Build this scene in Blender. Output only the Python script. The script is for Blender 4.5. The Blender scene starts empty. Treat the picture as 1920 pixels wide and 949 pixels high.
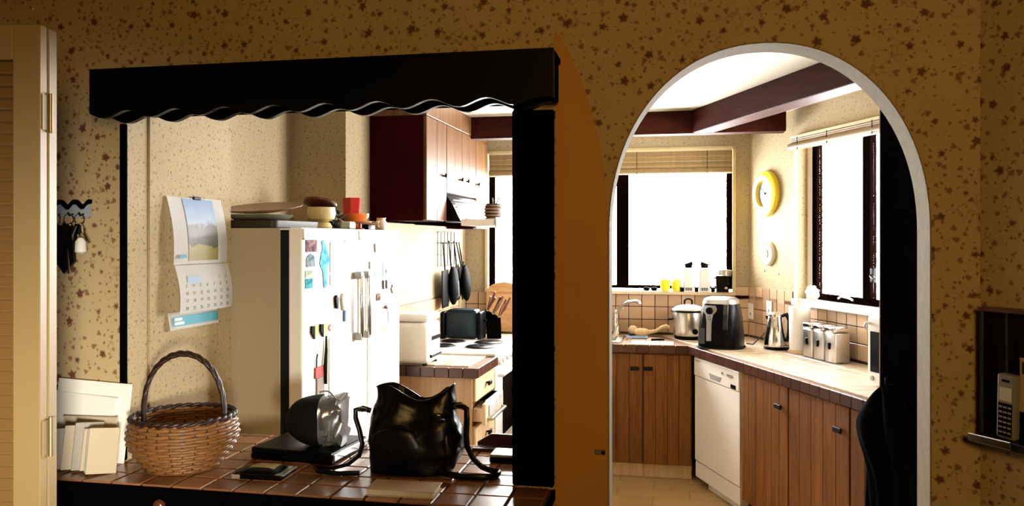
import bpy, bmesh, math, random
from mathutils import Matrix, Vector, noise
random.seed(7)
PI = math.pi
SC = bpy.context.scene
COL = SC.collection

# ------------------------------------------------------------------ camera
cam_d = bpy.data.cameras.new('camera')
cam = bpy.data.objects.new('camera', cam_d)
COL.objects.link(cam)
cam_d.sensor_width = 36.0
cam_d.lens = 36.0 * 1500.0 / 1920.0
cam_d.shift_y = -24.5 / 1920.0
cam_d.clip_start = 0.05
cam.location = (0, 0, 1.6)
cam.rotation_euler = (PI / 2, 0, 0)
SC.camera = cam

# ------------------------------------------------------------------ world, exposure
w = bpy.data.worlds.new('overcast_sky')
SC.world = w
w.use_nodes = True
bg = w.node_tree.nodes['Background']
bg.inputs[0].default_value = (1.0, 0.99, 0.965, 1)
bg.inputs[1].default_value = 60.0
cy = SC.cycles
cy.max_bounces = 5
cy.diffuse_bounces = 3
cy.glossy_bounces = 3
cy.transmission_bounces = 4
cy.transparent_max_bounces = 8
cy.caustics_reflective = False
cy.caustics_refractive = False
cy.sample_clamp_indirect = 8.0
cy.adaptive_threshold = 0.08
SC.view_settings.view_transform = 'Standard'
SC.view_settings.look = 'None'
SC.view_settings.exposure = 0.0
SC.view_settings.gamma = 1.0
SC.view_settings.use_curve_mapping = False

# ------------------------------------------------------------------ frames of the walls
def frame(o, x):
    v = Vector((x[0], x[1], 0)).normalized()
    m = Matrix(((v.x, -v.y, 0, o[0]), (v.y, v.x, 0, o[1]), (0, 0, 1, 0), (0, 0, 0, 1)))
    return m
FH = frame((0.125, 2.348), (0.981, -0.195))      # wall with the serving hatch: x right, y into the kitchen
FR = frame((1.718, 5.79), (-0.2024, 0.979))      # kitchen window wall: -x towards the viewer, y into the room
FL = frame((-0.834, 4.675), (-0.215, -0.977))    # cooker wall: x towards the viewer, y into the room
FS = frame((1.244, 2.126), (-0.4, 0.917))        # short splayed wall: -x towards the viewer, y into the room
FW = Matrix.Identity(4)

# ------------------------------------------------------------------ lights
def area(name, m, sx, sy, power, col=(1, 1, 1), portal=False):
    d = bpy.data.lights.new(name, 'AREA')
    d.shape = 'RECTANGLE'
    d.size = sx
    d.size_y = sy
    d.energy = power
    d.color = col
    d.cycles.is_portal = portal
    o = bpy.data.objects.new(name, d)
    COL.objects.link(o)
    o.matrix_world = m
    return o
# daylight enters through the two kitchen windows (portals only guide sampling of the sky)
area('window_portal', FH @ Matrix.Translation((-0.14, 3.80, 1.74)) @ Matrix.Rotation(-PI / 2, 4, 'X'), 1.84, 1.06, 1, portal=True)
area('window_portal', FR @ Matrix.Translation((-1.20, -0.11, 1.74)) @ Matrix.Rotation(PI / 2, 4, 'X'), 1.16, 1.06, 1, portal=True)
# low hazy sun through the narrow window, towards the refrigerators
sd = bpy.data.lights.new('hazy_sun', 'SUN')
sd.energy = 10.0
sd.angle = math.radians(14)
sd.color = (1.0, 0.93, 0.80)
so = bpy.data.objects.new('hazy_sun', sd)
COL.objects.link(so)
so.rotation_euler = Vector((2.75, 0.75, 0.78)).to_track_quat('Z', 'Y').to_euler()
# warm ceiling lamps of the dining room, behind the viewer
def aim(p, q):
    d = Vector(p) - Vector(q)
    return Matrix.Translation(p) @ d.to_track_quat('Z', 'Y').to_matrix().to_4x4()
area('dining_lamp', aim((0.25, -0.9, 2.1), (-0.05, 2.3, 1.5)), 0.5, 0.5, 31.0, (1, 0.55, 0.14))
# added narrow beam from behind the viewer, brightening the left end of the wall
dl = area('left_wall_beam', aim((0.75, -1.6, 1.25), (-1.42, 2.6, 1.08)), 0.45, 0.45, 7.0, (1, 0.90, 0.72))
dl.data.spread = math.radians(26)

# ------------------------------------------------------------------ mesh builder
class MB:
    def __init__(s):
        s.bm = bmesh.new()
    def box(s, x0, x1, y0, y1, z0, z1, bev=0.0, seg=1, rot=None, at=None):
        bm = s.bm
        c = Vector(((x0 + x1) / 2, (y0 + y1) / 2, (z0 + z1) / 2))
        r = bmesh.ops.create_cube(bm, size=1.0)
        vs = r['verts']
        for v in vs:
            v.co = Vector((v.co.x * (x1 - x0), v.co.y * (y1 - y0), v.co.z * (z1 - z0))) + c
        if bev > 0:
            es = list({e for v in vs for e in v.link_edges})
            rr = bmesh.ops.bevel(bm, geom=es, offset=bev, segments=seg, affect='EDGES', profile=0.5)
            vs = list({v for f in rr['faces'] for v in f.verts} | {v for v in vs if v.is_valid})
        if rot is not None:
            p = Vector(at) if at is not None else c
            for v in vs:
                v.co = rot @ (v.co - p) + p
        return s
    def prism(s, pts, axis, a, b):
        bm = s.bm
        def P(u, v, k):
            return {'x': (k, u, v), 'y': (u, k, v), 'z': (u, v, k)}[axis]
        A = [bm.verts.new(P(u, v, a)) for u, v in pts]
        B = [bm.verts.new(P(u, v, b)) for u, v in pts]
        n = len(pts)
        bm.faces.new(A)
        bm.faces.new(B[::-1])
        for i in range(n):
            j = (i + 1) % n
            bm.faces.new((A[j], A[i], B[i], B[j]))
        return s
    def rings(s, rr, closed=False, caps=True):
        bm = s.bm
        V = [[bm.verts.new(p) for p in r] for r in rr]
        n = len(V[0])
        m = len(V)
        for i in range(m if closed else m - 1):
            a, b = V[i], V[(i + 1) % m]
            for j in range(n):
                k = (j + 1) % n
                bm.faces.new((a[j], a[k], b[k], b[j]))
        if caps and not closed:
            bm.faces.new(V[0][::-1])
            bm.faces.new(V[-1])
        return s
    def tube(s, pts, r, n=8, closed=False, flat=None):
        pts = [Vector(p) for p in pts]
        m = len(pts)
        R = r if isinstance(r, (list, tuple)) else [r] * m
        rr = []
        up = None
        for i, p in enumerate(pts):
            if closed:
                d = pts[(i + 1) % m] - pts[i - 1]
            else:
                d = pts[min(i + 1, m - 1)] - pts[max(i - 1, 0)]
            d.normalize()
            if up is None:
                up = Vector((0, 0, 1)) if abs(d.z) < 0.9 else Vector((1, 0, 0))
            x = up - d * up.dot(d)
            if x.length < 1e-5:
                x = d.orthogonal()
            x.normalize()
            up = x
            y = d.cross(x)
            fx, fy = flat if flat else (1, 1)
            rr.append([p + (x * math.cos(2 * PI * k / n) * fx + y * math.sin(2 * PI * k / n) * fy) * R[i] for k in range(n)])
        return s.rings(rr, closed)
    def cyl(s, p0, p1, r0, r1=None, n=16):
        return s.tube([p0, p1], [r0, r0 if r1 is None else r1], n)
    def lathe(s, prof, c=(0, 0, 0), n=24, sx=1, sy=1):
        rr = [[(c[0] + r * sx * math.cos(2 * PI * k / n), c[1] + r * sy * math.sin(2 * PI * k / n), c[2] + z) for k in range(n)] for r, z in prof]
        return s.rings(rr)
    def disc(s, prof, c, axis, n=24):
        # lathe about the y axis; prof = (radius, y)
        rr = [[(c[0] + r * math.cos(2 * PI * k / n), c[1] + y, c[2] + r * math.sin(2 * PI * k / n)) for k in range(n)] for r, y in prof]
        return s.rings(rr)
    def ell(s, c, r, n=16, m=10, jit=0.0, seed=0):
        rr = []
        for i in range(1, m):
            th = PI * i / m
            ring = []
            for k in range(n):
                ph = 2 * PI * k / n
                d = Vector((math.sin(th) * math.cos(ph), math.sin(th) * math.sin(ph), -math.cos(th)))
                q = 1 + jit * noise.noise(d * 2.3 + Vector((seed, 0, 0)))
                ring.append((c[0] + r[0] * d.x * q, c[1] + r[1] * d.y * q, c[2] + r[2] * d.z * q))
            rr.append(ring)
        return s.rings(rr)
    def surf(s, fn, nu, nv, thick=0.0):
        V = [[Vector(fn(i / nu, j / nv)) for j in range(nv + 1)] for i in range(nu + 1)]
        bm = s.bm
        A = [[bm.verts.new(p) for p in r] for r in V]
        for i in range(nu):
            for j in range(nv):
                bm.faces.new((A[i][j], A[i + 1][j], A[i + 1][j + 1], A[i][j + 1]))
        if thick:
            fs = [f for f in bm.faces]
            bmesh.ops.solidify(bm, geom=fs, thickness=thick)
        return s
    def xf(s, m):
        bmesh.ops.transform(s.bm, matrix=m, verts=s.bm.verts)
        return s
    def mesh(s, name, mat, smooth=None):
        bmesh.ops.recalc_face_normals(s.bm, faces=s.bm.faces)
        me = bpy.data.meshes.new(name)
        s.bm.to_mesh(me)
        s.bm.free()
        if mat:
            me.materials.append(mat)
        if smooth is not None:
            me.polygons.foreach_set('use_smooth', [True] * len(me.polygons))
            me.set_sharp_from_angle(angle=math.radians(smooth))
        return me

def link(name, me, parent=None, m=None):
    o = bpy.data.objects.new(name, me)
    COL.objects.link(o)
    if parent is not None:
        o.parent = parent
    if m is not None:
        if parent is not None:
            o.matrix_local = m
        else:
            o.matrix_world = m
    return o
def part(name, mb, mat, parent, smooth=None, m=None, label=None):
    o = link(name, mb.mesh(name, mat, smooth), parent, m)
    if label:
        o['label'] = label
    return o
def tag(o, label, cat, group=None):
    o['label'] = label
    o['category'] = cat
    if group:
        o['group'] = group
    return o
def solo(name, mb, mat, fr, loc, label, cat, rz=0, smooth=None, group=None, rot=None):
    mm = fr @ Matrix.Translation(loc) @ Matrix.Rotation(rz, 4, 'Z')
    if rot is not None:
        mm = mm @ rot
    return tag(link(name, mb.mesh(name, mat, smooth), None, mm), label, cat, group)
def thing(name, fr, loc, label, cat, rz=0, group=None, rot=None):
    mm = fr @ Matrix.Translation(loc) @ Matrix.Rotation(rz, 4, 'Z')
    if rot is not None:
        mm = mm @ rot
    o = link(name, None, None, mm)
    o.empty_display_size = 0.05
    return tag(o, label, cat, group)
def struct(name, mb, mat, fr, smooth=None, label=None):
    o = link(name, mb.mesh(name, mat, smooth), None, fr.copy())
    o['kind'] = 'structure'
    if label:
        o['label'] = label
    return o
def T(x, y, z):
    return Matrix.Translation((x, y, z))
def text(s, size, depth=0.0004, align='CENTER'):
    c = bpy.data.curves.new('lettering', 'FONT')
    c.body = s
    c.size = size
    c.extrude = depth
    c.align_x = align
    c.align_y = 'CENTER'
    c.resolution_u = 3
    o = bpy.data.objects.new('lettering', c)
    COL.objects.link(o)
    dg = bpy.context.evaluated_depsgraph_get()
    me = bpy.data.meshes.new_from_object(o.evaluated_get(dg))
    bpy.data.objects.remove(o)
    bpy.data.curves.remove(c)
    return me

# ------------------------------------------------------------------ materials
MATS = {}
class NT:
    def __init__(s, name):
        s.m = bpy.data.materials.new(name)
        s.m.use_nodes = True
        s.t = s.m.node_tree
        s.p = s.t.nodes['Principled BSDF']
    def n(s, typ, **kw):
        nd = s.t.nodes.new(typ)
        for k, v in kw.items():
            setattr(nd, k, v)
        return nd
    def l(s, a, b):
        s.t.links.new(a, b)
    def math(s, op, a, b=None, c=None):
        nd = s.n('ShaderNodeMath', operation=op)
        for i, v in enumerate((a, b, c)):
            if v is None:
                continue
            if isinstance(v, (int, float)):
                nd.inputs[i].default_value = v
            else:
                s.l(v, nd.inputs[i])
        return nd.outputs[0]
    def ramp(s, f, stops):
        nd = s.n('ShaderNodeValToRGB')
        e = nd.color_ramp.elements
        while len(e) < len(stops):
            e.new(0.5)
        for i, (p, c) in enumerate(stops):
            e[i].position = p
            e[i].color = (c[0], c[1], c[2], 1)
        s.l(f, nd.inputs[0])
        return nd.outputs[0]
    def mix(s, f, a, b):
        nd = s.n('ShaderNodeMix', data_type='RGBA')
        if isinstance(f, (int, float)):
            nd.inputs[0].default_value = f
        else:
            s.l(f, nd.inputs[0])
        for i, v in ((6, a), (7, b)):
            if isinstance(v, tuple):
                nd.inputs[i].default_value = (v[0], v[1], v[2], 1)
            else:
                s.l(v, nd.inputs[i])
        return nd.outputs[2]
    def noise(s, vec, scale, detail=3, rough=0.5):
        nd = s.n('ShaderNodeTexNoise')
        nd.inputs['Scale'].default_value = scale
        nd.inputs['Detail'].default_value = detail
        nd.inputs['Roughness'].default_value = rough
        if vec is not None:
            s.l(vec, nd.inputs['Vector'])
        return nd.outputs[0]
    def coord(s, sc=(1, 1, 1)):
        tc = s.n('ShaderNodeTexCoord')
        mp = s.n('ShaderNodeMapping')
        mp.inputs['Scale'].default_value = sc
        s.l(tc.outputs['Object'], mp.inputs['Vector'])
        return mp.outputs[0]
    def bump(s, h, strength=0.3, dist=0.002):
        b = s.n('ShaderNodeBump')
        b.inputs['Strength'].default_value = strength
        b.inputs['Distance'].default_value = dist
        s.l(h, b.inputs['Height'])
        s.l(b.outputs[0], s.p.inputs['Normal'])

def mat(name, col, rough=0.5, metal=0.0, var=0.06, vscale=12.0, bump=0.0, bscale=60.0, spec=0.5, coat=0.0, objvar=0.0, trans=0.0):
    if name in MATS:
        return MATS[name]
    k = NT(name)
    co = k.coord()
    c2 = tuple(min(1, v * (1 + var)) for v in col)
    c1 = tuple(v * (1 - var) for v in col)
    f = k.noise(co, vscale, 4)
    c = k.mix(f, c1, c2)
    if objvar:
        oi = k.n('ShaderNodeObjectInfo')
        hs = k.n('ShaderNodeHueSaturation')
        v = k.math('MULTIPLY_ADD', oi.outputs['Random'], 2 * objvar, 1 - objvar)
        k.l(v, hs.inputs['Value'])
        k.l(c, hs.inputs['Color'])
        c = hs.outputs[0]
    k.l(c, k.p.inputs['Base Color'])
    k.p.inputs['Roughness'].default_value = rough
    k.p.inputs['Metallic'].default_value = metal
    k.p.inputs['Specular IOR Level'].default_value = spec
    k.p.inputs['Coat Weight'].default_value = coat
    k.p.inputs['Transmission Weight'].default_value = trans
    if bump:
        k.bump(k.noise(co, bscale, 4), bump)
    MATS[name] = k.m
    return k.m

def wallpaper(name, base, ink, ink2, sc=1.0, amt=1.0):
    k = NT(name)
    tc = k.n('ShaderNodeTexCoord')
    sx = k.n('ShaderNodeSeparateXYZ')
    k.l(tc.outputs['Object'], sx.inputs[0])
    cb = k.n('ShaderNodeCombineXYZ')
    k.l(k.math('ADD', sx.outputs[0], sx.outputs[1]), cb.inputs[0])
    k.l(sx.outputs[2], cb.inputs[1])
    v0 = cb.outputs[0]
    dn_ = k.n('ShaderNodeTexNoise')
    dn_.inputs['Scale'].default_value = 70 * sc
    dn_.inputs['Detail'].default_value = 2
    k.l(v0, dn_.inputs['Vector'])
    dv_ = k.n('ShaderNodeVectorMath', operation='MULTIPLY_ADD')
    k.l(dn_.outputs['Color'], dv_.inputs[0])
    dv_.inputs[1].default_value = (0.010 / sc, 0.010 / sc, 0)
    k.l(v0, dv_.inputs[2])
    v = dv_.outputs[0]
    def flowers(scale, R, petals, rnd, keep, off):
        ad = k.n('ShaderNodeVectorMath', operation='ADD')
        k.l(v, ad.inputs[0])
        ad.inputs[1].default_value = (off, off * 1.7, 0)
        vo = k.n('ShaderNodeTexVoronoi', voronoi_dimensions='2D')
        vo.inputs['Scale'].default_value = scale * sc
        R = R / sc
        vo.inputs['Randomness'].default_value = rnd
        k.l(ad.outputs[0], vo.inputs['Vector'])
        sb = k.n('ShaderNodeVectorMath', operation='SUBTRACT')
        k.l(ad.outputs[0], sb.inputs[0])
        k.l(vo.outputs['Position'], sb.inputs[1])
        ln = k.n('ShaderNodeVectorMath', operation='LENGTH')
        k.l(sb.outputs[0], ln.inputs[0])
        s2 = k.n('ShaderNodeSeparateXYZ')
        k.l(sb.outputs[0], s2.inputs[0])
        cs = k.n('ShaderNodeSeparateColor')
        k.l(vo.outputs['Color'], cs.inputs[0])
        an = k.math('ARCTAN2', s2.outputs[1], s2.outputs[0])
        an = k.math('MULTIPLY_ADD', cs.outputs[0], 6.28, an)
        pe = k.math('COSINE', k.math('MULTIPLY', an, float(petals)))
        rad = k.math('MULTIPLY', k.math('MULTIPLY_ADD', pe, 0.12, 0.88), k.math('MULTIPLY_ADD', cs.outputs[1], 0.5 * R, 0.7 * R))
        d = k.math('DIVIDE', k.math('SUBTRACT', rad, ln.outputs['Value']), R * 0.45)
        d = k.math('MINIMUM', k.math('MAXIMUM', d, 0.0), 1.0)
        on = k.math('GREATER_THAN', cs.outputs[2], keep)
        return k.math('MULTIPLY', d, on)
    a = flowers(11, 0.0150, 5, 0.75, 0.12, 0.0)
    b = flowers(23, 0.0100, 3, 1.0, 0.25, 3.3)
    c = flowers(41, 0.0055, 2, 1.0, 0.35, 7.1)
    nz = k.noise(v, 17 * sc, 1.5)
    vn = k.math('LESS_THAN', k.math('ABSOLUTE', k.math('SUBTRACT', nz, 0.5)), 0.011)
    gate = k.math('GREATER_THAN', k.noise(v, 8, 1), 0.52)
    vine = k.math('MULTIPLY', k.math('MULTIPLY', vn, gate), 0.32 * amt)
    fade = k.noise(v, 3.0, 5)
    bb = k.mix(fade, tuple(x * 0.93 for x in base), tuple(min(1, x * 1.06) for x in base))
    col = k.mix(vine, bb, ink2)
    col = k.mix(k.math('MULTIPLY', c, 0.75 * amt), col, ink2)
    col = k.mix(k.math('MULTIPLY', b, 0.8 * amt), col, ink2)
    col = k.mix(k.math('MULTIPLY', a, 0.92 * amt), col, ink)
    k.l(col, k.p.inputs['Base Color'])
    k.p.inputs['Roughness'].default_value = 0.75
    k.p.inputs['Specular IOR Level'].default_value = 0.25
    k.bump(k.noise(v, 260, 2), 0.15, 0.001)
    MATS[name] = k.m
    return k.m

def wood(name, dark, light, rough=0.42, objvar=0.10, scale=(34, 34, 1.6), coat=0.15, spec=0.4):
    k = NT(name)
    oi = k.n('ShaderNodeObjectInfo')
    tc = k.n('ShaderNodeTexCoord')
    sh = k.n('ShaderNodeVectorMath', operation='MULTIPLY_ADD')
    k.l(oi.outputs['Random'], sh.inputs[0])
    sh.inputs[1].default_value = (7, 3, 11)
    k.l(tc.outputs['Object'], sh.inputs[2])
    mp = k.n('ShaderNodeMapping')
    mp.inputs['Scale'].default_value = scale
    k.l(sh.outputs[0], mp.inputs['Vector'])
    n1 = k.noise(mp.outputs[0], 1.0, 6, 0.62)
    n2 = k.noise(mp.outputs[0], 4.0, 3, 0.6)
    f = k.math('ADD', k.math('MULTIPLY', n1, 0.7), k.math('MULTIPLY', n2, 0.3))
    c = k.ramp(f, [(0.32, dark), (0.68, light)])
    hs = k.n('ShaderNodeHueSaturation')
    k.l(k.math('MULTIPLY_ADD', oi.outputs['Random'], 2 * objvar, 1 - objvar), hs.inputs['Value'])
    k.l(c, hs.inputs['Color'])
    k.l(hs.outputs[0], k.p.inputs['Base Color'])
    k.p.inputs['Roughness'].default_value = rough
    k.p.inputs['Specular IOR Level'].default_value = spec
    k.p.inputs['Coat Weight'].default_value = coat
    k.p.inputs['Coat Roughness'].default_value = 0.25
    k.bump(f, 0.12, 0.001)
    MATS[name] = k.m
    return k.m

PAPER = wallpaper('floral_wallpaper', (0.44, 0.345, 0.195), (0.095, 0.022, 0.010), (0.16, 0.065, 0.028))
KPAPER = wallpaper('small_sprig_wallpaper', (0.37, 0.295, 0.175), (0.12, 0.068, 0.034), (0.15, 0.094, 0.048), 2.3, 0.62)
PLAIN = mat('tan_plaster', (0.50, 0.25, 0.06), 0.8, var=0.10, vscale=5, bump=0.1)
REVEAL = mat('pale_plaster_reveal', (0.26, 0.205, 0.115), 0.85, var=0.30, vscale=34, bump=0.3)
CEIL = mat('cream_ceiling_paint', (0.56, 0.51, 0.41), 0.8, var=0.04, vscale=2)
BEAM = wood('dark_red_beam_timber', (0.018, 0.0025, 0.0015), (0.048, 0.010, 0.005), 0.55, 0.05, (3, 30, 30), coat=0.0, spec=0.05)
BLACKWOOD = mat('black_stained_timber', (0.0015, 0.0013, 0.0013), 0.5, var=0.3, vscale=20, spec=0.0)
HONEY = wood('honey_pine', (0.080, 0.020, 0.001), (0.22, 0.080, 0.007), 0.5, 0.12, coat=0.05)
TEAK = wood('reddish_teak_veneer', (0.070, 0.024, 0.006), (0.165, 0.076, 0.026), 0.42, 0.07, coat=0.05, spec=0.3)
SHADEWOOD = wood('shaded_cabinet_veneer', (0.014, 0.0006, 0.0006), (0.030, 0.0018, 0.0012), 0.6, 0.03, coat=0.0, spec=0.03)  # shade on the cabinet ends is put into this dark red
PALEWOOD = wood('pale_beech', (0.58, 0.40, 0.22), (0.78, 0.60, 0.38), 0.5, 0.05)
BOARDWOOD = wood('orange_chopping_board_wood', (0.52, 0.26, 0.09), (0.72, 0.43, 0.19), 0.5, 0.03, (4, 30, 30))
TILE = mat('terracotta_counter_tile', (0.235, 0.105, 0.048), 0.22, var=0.22, vscale=9, bump=0.08, bscale=30, objvar=0.28)
EDGE = mat('dark_brown_edge_tile', (0.060, 0.020, 0.012), 0.3, var=0.2, vscale=18, objvar=0.25)
TOPTILE = mat('beige_worktop_tile', (0.80, 0.68, 0.55), 0.14, var=0.08, vscale=14, objvar=0.08)
WTILE = mat('peach_wall_tile', (0.46, 0.31, 0.195), 0.25, var=0.10, vscale=14, objvar=0.16)
GROUT = mat('dark_grout', (0.045, 0.018, 0.010), 0.9)
LGROUT = mat('brown_grout', (0.16, 0.085, 0.045), 0.9)
CREAMP = mat('cream_gloss_paint', (0.60, 0.50, 0.31), 0.45, var=0.04)
WHITE = mat('white_enamel', (0.84, 0.83, 0.80), 0.28, var=0.01, vscale=3)
WHITEP = mat('white_window_paint', (0.85, 0.82, 0.76), 0.5, var=0.02)
BLACK = mat('black_plastic', (0.0018, 0.0018, 0.0022), 0.3, var=0.1, spec=0.07)
BLACKM = mat('black_matt_rubber', (0.004, 0.004, 0.004), 0.7, var=0.1, spec=0.2)
LEATHER = mat('black_soft_leather', (0.0025, 0.0025, 0.0035), 0.30, var=0.2, vscale=30, bump=0.30, bscale=30, spec=0.22)
CHROME = mat('chrome', (0.75, 0.75, 0.75), 0.15, 1.0, var=0.03)
STEEL = mat('brushed_steel', (0.55, 0.54, 0.52), 0.28, 1.0, var=0.08, vscale=30)
DKSTEEL = mat('dark_frame_timber', (0.0022, 0.0008, 0.0006), 0.6, var=0.2, spec=0.0)
GREY = mat('grey_plastic', (0.30, 0.30, 0.30), 0.4)
PAPERW = mat('white_paper', (0.80, 0.80, 0.80), 0.7, var=0.03, vscale=30)
PAPERC = mat('cream_paper', (0.47, 0.41, 0.31), 0.75, var=0.06, vscale=18)
WICKER = mat('honey_wicker', (0.175, 0.076, 0.021), 0.5, var=0.35, vscale=60, bump=0.4, bscale=120, objvar=0.12)
WICKDK = mat('dark_wicker', (0.020, 0.007, 0.004), 0.5, var=0.3, vscale=60)
FLOOR = None

# ------------------------------------------------------------------ room shell
CZ = 2.45
def floor_mat():
    k = NT('tan_vinyl_floor')
    co = k.coord()
    br = k.n('ShaderNodeTexBrick')
    br.inputs['Scale'].default_value = 1.0
    br.inputs['Brick Width'].default_value = 0.45
    br.inputs['Row Height'].default_value = 0.16
    br.inputs['Mortar Size'].default_value = 0.004
    br.inputs['Color1'].default_value = (0.34, 0.20, 0.075, 1)
    br.inputs['Color2'].default_value = (0.46, 0.29, 0.12, 1)
    br.inputs['Mortar'].default_value = (0.20, 0.11, 0.04, 1)
    k.l(co, br.inputs['Vector'])
    c = k.mix(k.math('MULTIPLY', k.noise(co, 7, 5), 0.6), br.outputs[0], (0.55, 0.36, 0.15))
    k.l(c, k.p.inputs['Base Color'])
    k.p.inputs['Roughness'].default_value = 0.35
    return k.m
b = MB().box(-4.2, 3.4, 0.0, 4.2, -0.06, 0.0)
struct('floor', b, floor_mat(), FH)
b = MB().box(-4.2, 3.4, 0.055, 4.2, CZ, CZ + 0.06)
struct('ceiling', b, CEIL, FH)
DIM = mat('dark_bounce_absorber', (0.045, 0.024, 0.012), 0.7, var=0.3, vscale=6)  # unseen dining surfaces coloured dark to cut bounced light
b = MB().box(-4.2, 3.4, -5.4, 0.055, CZ, CZ + 0.06)
struct('ceiling_dining', b, DIM, FH)
b = MB().box(-4.2, 3.4, -5.4, 0.0, -0.06, 0.0)
struct('floor_dining', b, DIM, FH)

# the wall with hatch and arch, built from solid pieces that share edges
WT = 0.11
S_L, S_R = -1.42, -0.115          # hatch opening
A_L, A_R = 0.156, 1.021           # arch opening
ARC_Z = 1.62
AC, AW, AH = (A_L + A_R) / 2, (A_R - A_L) / 2, 2.153 - ARC_Z
arch = []
NA = 48
for i in range(NA + 1):
    th = PI - PI * i / NA
    c_, s_ = math.cos(th), math.sin(th)
    e = 2.0 / 2.12
    arch.append((AC + AW * math.copysign(abs(c_) ** e, c_), ARC_Z + AH * abs(s_) ** e))
def wall_piece(bm_, pts):
    bm_.prism(pts, 'y', 0.0, WT)
b = MB()
b.box(-3.6, S_L, 0, WT, 0, CZ)
b.box(S_L, S_R, 0, WT, 2.05, CZ)
b.box(S_L, S_R, 0, WT, 0, 0.845)
b.box(S_R, A_L, 0, WT, 0, CZ)
for i in range(NA):
    (x0, z0), (x1, z1) = arch[i], arch[i + 1]
    if x1 - x0 > 1e-6:
        wall_piece(b, [(x0, z0), (x1, z1), (x1, CZ), (x0, CZ)])
b.box(A_R, 2.6, 0, WT, 0, CZ)
wall_hatch = struct('wall_front', b, PAPER, FH, label='dim floral wallpapered wall with the serving hatch and the arch')
# pale plaster lining of the arch
b = MB()
lin = [(A_L, 0.0)] + arch + [(A_R, 0.0)]
inner = []
for i, (x, z) in enumerate(lin):
    d = Vector((AC - x, (min(z, ARC_Z) - z))) if z > ARC_Z else Vector((AC - x, 0))
    d.normalize()
    inner.append((x + d.x * 0.004, z + d.y * 0.004))
for i in range(len(lin) - 1):
    b.prism([lin[i], lin[i + 1], inner[i + 1], inner[i]], 'y', -0.002, WT + 0.002)
struct('trim_1', b, REVEAL, FH, 30, label='pale mottled plaster lining of the arch')
# plain tan plaster panel between hatch post and arch
pp = [(0.003, 0.0), (0.003, 2.215), (0.022, 2.19), (0.040, 2.151), (0.064, 2.104), (0.085, 2.051), (0.101, 2.005), (0.114, 1.954), (0.131, 1.879), (0.144, 1.806), (0.152, 1.72), (0.1555, 1.643), (0.1555, 0.0)]
b = MB().prism(pp, 'y', -0.004, 0.0)
struct('trim_2', b, PLAIN, FH, label='plain tan plaster strip with a curved shoulder beside the arch')

b = MB().box(-1.4195, -1.4175, 0.001, 0.112, 0.88, 2.05)
struct('trim_3', b, KPAPER, FH, label='papered inner edge of the hatch')
# dining side
b = MB().box(-1.2, 0.0, -0.10, 0.0, 0, CZ)
struct('wall_right_dining', b, PAPER, FS, label='splayed wallpapered wall at the right edge')
b = MB().box(1.70, 1.80, -2.6, 1.06, 0, CZ)
struct('wall_side_dining', b, DIM, FW)
b = MB().box(-3.3, -3.2, -2.6, 3.2, 0, CZ)
struct('wall_left_dining', b, DIM, FW)
b = MB().box(-3.3, 1.8, -2.7, -2.6, 0, CZ)
struct('wall_rear_dining', b, DIM, FW)

# kitchen side
NB = 3.69
WZ0, WZ1 = 1.215, 2.262
BX0, BX1 = -1.05, 0.775
b = MB()
b.box(-2.2, BX0, NB, NB + 0.14, 0, CZ)
b.box(BX0, BX1, NB, NB + 0.14, 0, WZ0)
b.box(BX0, BX1, NB, NB + 0.14, WZ1, CZ)
b.box(BX1, 1.15, NB, NB + 0.14, 0, CZ)
wall_back = struct('wall_back', b, KPAPER, FH, label='cream wallpapered wall with the wide window over the sink')
RX0, RX1 = -1.78, -0.63          # window opening on the right wall
RZ0, RZ1 = 1.215, 2.25
b = MB()
b.box(RX1, 0.0, -0.14, 0, 0, CZ)
b.box(RX0, RX1, -0.14, 0, 0, RZ0)
b.box(RX0, RX1, -0.14, 0, RZ1, CZ)
b.box(-4.0, RX0, -0.14, 0, 0, CZ)
wall_right = struct('wall_right', b, KPAPER, FR, label='cream wallpapered wall with the narrow window beside the clock')
AY = 0.025
b = MB()
b.box(-1.6, 0.33, -0.10, 0, 0, CZ)              # behind cooker and cupboards
b.box(0.33, 1.49, -0.42, -0.32, 0, CZ)          # back of the fridge alcove
b.box(0.23, 0.33, -0.42, -0.10, 0, CZ)
b.box(1.49, 1.59, -0.42, AY - 0.10, 0, CZ)
b.box(1.49, 1.984, AY - 0.10, AY, 0, CZ)
b.box(-1.6, 0.16, 0.0, 0.13, 0, 1.70)              # furred-out wall below the wall cupboards
wall_left = struct('wall_left', b, KPAPER, FL, label='cream wallpapered wall with the calendar and the fridge alcove')

# ceiling beams
b = MB().box(-2.0, 1.06, 3.05, 3.17, 2.30, CZ, 0.004)
solo('ceiling_beam', b, BEAM, FH, (0, 0, 0), 'dark red timber beam running across over the window wall', 'beam')
b = MB().box(-3.6, -0.44, 0.51, 0.64, 2.30, CZ, 0.004)
solo('ceiling_beam', b, BEAM, FR, (0, 0, 0), 'long dark timber beam coming towards the arch', 'beam')

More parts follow.
